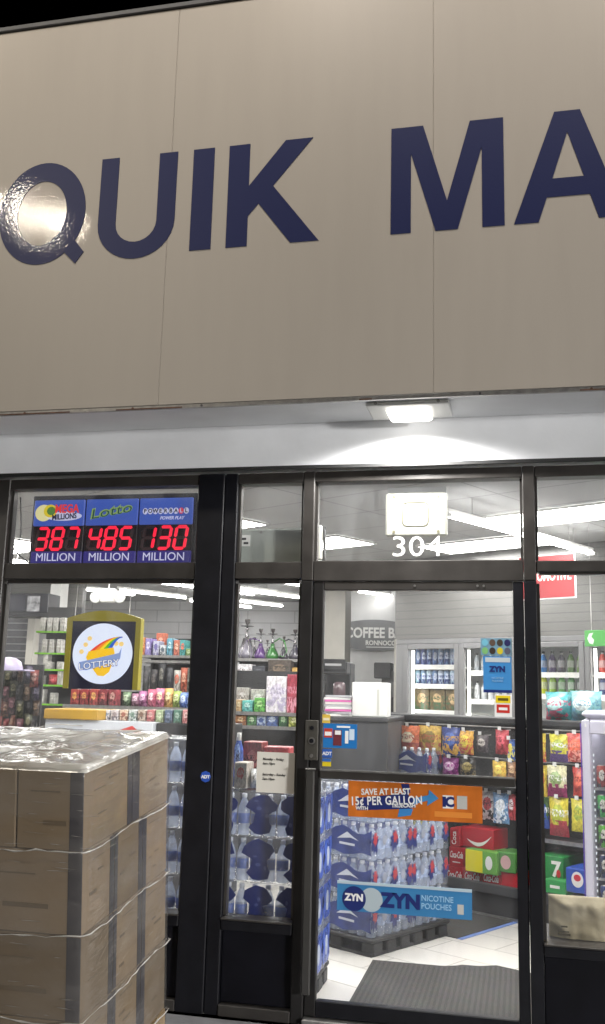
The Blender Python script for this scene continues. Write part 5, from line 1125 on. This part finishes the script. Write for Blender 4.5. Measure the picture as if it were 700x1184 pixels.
# second row: display with coloured bags
zz3 = shelf_run('candy_shelving', 'black candy shelving behind the front counter', 74, 232, [817], 3.2, .3, PEG, 800)
GB = 'candy packs behind the front counter'
RW = [(80, 'a83028', 'e0a040', '681818', 'red and gold'), (91, '98282c', 'd89848', '601418', 'dark red'), (102, 'b03830', 'e8b050', '701c1c', 'bright red'), (113, '8a2430', 'd07060', '501018', 'crimson'), (124, 'a04048', 'e0b0a0', '602028', 'rose red')]
for x, a, b2, c, n_ in RW: goods((x, 797, x+10, 818), 3.2, zz3[0], .1, (a, b2, c), '%s ticket box under the lottery sign' % n_, 'box', GB, 'ticket_box')
RW = [(138, 800, '708868', 'c0d0b0', '405038', 'sage'), (148, 802, 'a87890', 'e0c0d0', '704858', 'mauve'), (157, 799, 'b06898', 'e8b8d8', '783060', 'magenta pink'), (167, 797, 'c85878', 'f0c0c8', '882848', 'rose pink'), (177, 796, 'd87898', 'f0d0a8', '904058', 'peach pink'), (187, 796, 'd0a050', 'f0e0a8', '885820', 'golden'), (196, 799, '9ab050', 'd8e0a0', '586820', 'lime green'), (204, 801, '5878c0', 'c0d0f0', '304880', 'blue'), (213, 802, '7898d0', 'd8e0f8', '405890', 'pale blue')]
for x, y, a, b2, c, n_ in RW: goods((x, y, x+11, 818), 3.2, zz3[0], .12, (a, b2, c), '%s candy bag right of the lottery sign' % n_, 'bag', GB, 'candy_bag', 'bag')
# black shelving at the back with boxes on top and dark goods
zz4 = shelf_run('rear_shelving', 'tall black rear shelving right of the lottery sign', 158, 236, [758, 764, 800], 6.5, .45, PEG, 736)
GR = 'boxes on the rear shelving right of the lottery sign'
RW = [(160, 737, 'd08030', 'f0c080', '904818', 'orange'), (167, 738, '8878b8', 'd8d0f0', '504078', 'lavender'), (176, 741, 'b8b8d0', '6058a0', '7870a0', 'pale violet'), (184, 746, 'c8ccd0', '586878', '404850', 'white'), (192, 738, '58a0b8', 'c0e0e8', '286878', 'aqua'), (200, 740, 'c86848', 'f0c0a0', '803020', 'coral'), (207, 740, '48a0a0', 'e06848', '206868', 'teal and red'), (214, 750, '88a860', 'd0e0b0', '506838', 'leaf green'), (220, 750, '788850', 'c0c890', '485028', 'olive')]
for x, y, a, b2, c, n_ in RW: goods((x, y, x+7.2, 758), 6.5, zz4[0], .2, (a, b2, c), '%s box on the rear shelving right of lottery sign' % n_, 'box', GR)
goods((180, 732, 191, 742), 6.72, zz4[0], .1, ('c86038', 'f0b090', '803018'), 'red orange box standing tallest on the rear shelving', 'box', GR)
for i, (x, y, c, n_) in enumerate(((163, 770, ('28282c', '504c50', '181818'), 'plain black'), (172, 774, ('302c30', '605a58', '201c1c'), 'charcoal'), (181, 766, ('24242a', '7a7870', '18181c'), 'black and silver'), (190, 772, ('2c2c34', '48484c', '1c1c20'), 'dark slate'), (199, 775, ('c8c4bc', 'c05838', '888478'), 'white and orange'), (207, 772, ('b8502c', 'e0a080', '702c18'), 'rust orange'), (214, 772, ('686860', '989890', '404038'), 'grey'))):
    goods((x, y, x+8.5, 799), 6.45, zz4[2], .1, c, '%s pouch on the lower rear shelf by the column' % n_, 'pouch', 'pouches on the lower rear shelf', 'pouch_pack', 'bag')
# emergency light
x0, x1, z0, z1 = fr(105, 680, 143, 697, 5.0)
t = thing('emergency_light', 'white twin head emergency light hanging above the lottery sign', 'emergency light', ((x0+x1)/2, 5.0, z0)); w, h = (x1-x0)/2, z1-z0
MB().box(-w*.42, w*.42, 0, .08, h*.05, h, WHITE, c=.012).build('body', t)
for sx in (-.72, .74): MB().lathe([(.02, 0), (w*.30, .02), (w*.33, .06), (w*.26, .065)], [WHITE, WHITE, WHITE, mat('lamp_lens', (.6, .6, .62), .2)], 16, Matrix.Translation(Vector((w*sx, .06, h*.42))) @ Matrix.Rotation(rad(100), 4, 'X')).build('lamp_head', t)
MB().tube([(0, .04, h), (0, .04, CZ-z0-.005)], .008, WHITE, 6).build('stem', t)
# cigarette style rack with white cartons, green shelf edges
X0 = pY(40, 760, 3.6).x; X1 = pY(80, 760, 3.6).x
t = thing('carton_rack', 'dark rack with green shelf edges left of the lottery sign', 'rack', ((X0+X1)/2, 3.6, 0)); w = (X1-X0)/2
MB().box(-w, w, .2, .23, 0, pY(60, 700, 3.6).z, DGREY).build('back_panel', t); GE = mat('green_shelf_edge', lin('7ab83a'), .4)
rk = [(730, [(45, 714), (53, 714), (60, 714), (68, 714)]), (755, [(47, 739), (55, 739), (64, 739)]), (774, [(48, 756), (52, 765), (64, 765)]), (792, [(42, 781), (65, 766)]), (814, [(43, 797), (56, 801)])]
for r_, (y, its) in enumerate(rk):
    z = pY(60, y, 3.6).z; MB().box(-w, w, 0, .198, z-.015, z, BLK).build('shelf', t); MB().box(-w, w, -.005, -.0004, z-.014, z+.003, GE).build('green_edge', t)
    for i, (x, yy) in enumerate(its):
        goods((x, yy, x+6.4, y), 3.6, z, .08, ('c4c2bc', 'd8d6d0', 'a8a49c'), 'white carton %s on the %s shelf of the green edged rack' % (('first', 'second', 'third', 'fourth')[i], ('top', 'second', 'third', 'fourth', 'lowest')[r_]), 'carton', 'white cartons in the green edged rack', 'small_carton')
goods((53, 780, 64, 793), 3.58, pY(60, 792, 3.6).z, .08, ('b82830', 'd85058', '801018'), 'red bag among the white cartons on the rack', 'bag', 'red goods on the rack', 'red_pack', 'bag')
# slat wall, black cabinet and clothes at far left
Xa, Xb = pY(-60, 760, 6.2).x, pY(34, 760, 6.2).x
t = thing('slat_wall', 'dark slatted display wall at the far left of the shop', 'display wall', ((Xa+Xb)/2, 6.2, 0)); w = (Xb-Xa)/2
MB().box(-w, w, 0, .04, 0, pY(20, 690, 6.2).z, mat('dark_slat', (.10, .10, .11), .5)).build('panel', t)
for k in range(9): MB().box(-w, w, -.012, -.0005, pY(20, 712+k*8, 6.2).z-.012, pY(20, 712+k*8, 6.2).z, mat('pale_slat_edge', (.28, .28, .29), .4)).build('slat_edge', t)
x0, x1, z0, z1 = fr(32, 712, 40, 800, 6.1); tag(MB().box(x0, x1, 6.05, 6.19, 0, z1, TAN).build('door_casing'), 'tan door casing beside the dark slatted wall', 'door casing')
x0, x1, z0, z1 = fr(8, 686, 56, 708, 5.6); t = thing('wall_cabinet', 'black cabinet with glass front high at the far left', 'cabinet', ((x0+x1)/2, 5.6, z0)); w, h = (x1-x0)/2, z1-z0
mb = MB(); mb.box(-w, w, 0, .3, 0, h, mat('cabinet_black', (.03, .03, .035), .3), c=.006); mb.box(-w*1.15, w*1.3, -.02, .32, -.05, -.001, BLK); mb.build('body', t); MB().box(-w*.9, -w*.1, -.004, -.0005, h*.1, h*.9, mat('dark_glass', (.05, .05, .06), .08)).build('glass_panel', t); MB().box(0, w*.6, -.004, -.0005, h*.05, h*.85, mat('grey_mottled_glass', (.22, .22, .23), .2, var=.6, vs=14)).build('glass_panel', t)
x0, x1, z0, z1 = fr(56, 668, 68, 706, 5.9); tag(MB().box(x0, x1, 5.95, 6.15, z0, CZ-.006, WHITE).build('pillar'), 'white pillar between the black cabinet and block wall', 'pillar')
x0, x1, z0, z1 = fr(66, 684, 95, 712, 6.3); tag(MB().box(x0, x1, 6.3, 6.4, z0-.3, CZ-.006, SLAT).build('wall_panel'), 'grey slatted wall panel behind the lottery sign', 'wall panel')
# rack of small hanging packets
RY = 1.62; xa, xb, za, zb2 = fr(-6, 768, 47, 862, RY+.07)
t = thing('packet_rack', 'dark rack hung with small packets at the far left window', 'rack', ((xa+xb)/2, RY+.07, 0)); w = (xb-xa)/2
MB().box(-w, w, 0, .02, .5, zb2, PEG).build('back_panel', t); MB().box(-w, w, -.05, -.001, .45, .498, BLK).build('base_rail', t)
hk = [('maroon', '4a1c24', '7a5058', '201014'), ('brown', '4a3628', '86705a', '241a14'), ('dark red', '6a1e24', '9a5a58', '301014'), ('olive', '40402a', '7c785a', '20200f'), ('purple grey', '352e42', '6a6478', '1a1622'), ('rust', '5c3020', '94705c', '2c1810'), ('black', '1c1c20', '4c4a4c', '0c0c0e'), ('faded red', '74302c', 'b08a80', '38181a')]
for r_ in range(4):
    for c_ in range(6):
        n_, a_, b_2, d_ = hk[(r_*5+c_*3) % 8]; x = -4+c_*8.2+random.uniform(-1, 1); y = 770+r_*19+random.uniform(-2, 2)+(c_ % 2)*3
        x0, x1, z0, z1 = fr(x, y, x+random.uniform(7.5, 9.5), y+random.uniform(17, 20), RY)
        o = thing('hanging_packet', '%s packet in the %s row and %s column of the far left rack' % (n_, ('top', 'second', 'third', 'bottom')[r_], ('first', 'second', 'third', 'fourth', 'fifth', 'last')[c_]), 'packet', ((x0+x1)/2, RY+random.uniform(-.03, .03), z0), random.uniform(-.5, .5), 'packets hanging on the far left rack')
        part('pouch', bag_mesh(x1-x0, z1-z0, .035, printed(a_, b_2, d_, seed=200+(r_*7+c_) % 9, gloss=.3), r_*10+c_), o)
t = thing('cap_display', 'shiny lilac cap above the packet rack at the far left', 'cap', (pY(15, 765, 1.55).x, 1.50, pY(15, 775, 1.5).z)); MB().lathe([(.10, 0), (.10, .02), (.085, .06), (.05, .085), (.005, .092)], mat('lilac_satin', (.36, .32, .45), .3), 18).build('crown', t); MB().box(-.02, .17, -.07, .07, -.004, .006, mat('lilac_satin', (.36, .32, .45), .3), c=.003).build('peak', t)

# ================================================================== LIGHT
W_ = bpy.data.worlds.new('World'); S.world = W_; W_.use_nodes = True; N = W_.node_tree.nodes; L = W_.node_tree.links
bg = N['Background']; sky = N.new('ShaderNodeTexSky'); sky.sky_type = 'NISHITA'; sky.sun_disc = False; sky.sun_elevation = rad(-6); sky.sun_rotation = rad(200)
L.new(sky.outputs[0], bg.inputs[0]); bg.inputs[1].default_value = .05
def area(name, loc, target, size, power, c):
    l = bpy.data.lights.new(name, 'AREA'); l.shape = 'DISK'; l.size = size; l.energy = power; l.color = c
    o = bpy.data.objects.new(name, l); COL.objects.link(o); o.location = loc
    o.rotation_euler = (Vector(target)-Vector(loc)).to_track_quat('-Z', 'Y').to_euler(); return o
area('forecourt_lamp', (-4.85, -4.5, 6.27), (-1.6, -.5, 4.9), .30, 125, (1, .90, .74))
for x in (-2.9, -.9, 1.1):  # lamps added out of view to brighten the fascia towards its top
    o = area('fascia_fill_lamp', (x, -2.7, 8.3), (x, -.5, 5.4), .4, {-2.9: 11, -.9: 17, 1.1: 21}[x], (1, .93, .85)); o.data.spread = rad(46)
o = area('forecourt_lamp', (10.5, -9.5, 2.3), (-1.2, -.4, .9), 1.2, 80, (1, .99, .965)); o.data.spread = rad(38)
sp_ = bpy.data.lights.new('soffit_spot', 'SPOT'); sp_.energy = 95; sp_.spot_size = rad(164); sp_.spot_blend = .35; sp_.shadow_soft_size = .05; sp_.color = (1, .985, .955)
for x in (-4.0, -.51, 3.0):  # middle one is the door fixture; outer two added out of view for the header
    o = bpy.data.objects.new('soffit_spot', sp_); COL.objects.link(o); o.location = (x, -.25, 2.80); o.rotation_euler = (0, 0, 0)

# ================================================================== RENDER
S.render.engine = 'CYCLES'
try:
    S.cycles.use_denoising = True; S.cycles.denoiser = 'OPENIMAGEDENOISE'
except Exception: pass
S.cycles.max_bounces = 8; S.cycles.transparent_max_bounces = 24; S.cycles.diffuse_bounces = 4; S.cycles.glossy_bounces = 3; S.cycles.caustics_reflective = False; S.cycles.caustics_refractive = False
S.cycles.sample_clamp_indirect = 6
vs_ = S.view_settings; vs_.view_transform = 'Standard'; vs_.look = 'None'; vs_.exposure = 0; vs_.gamma = 1; vs_.use_curve_mapping = False
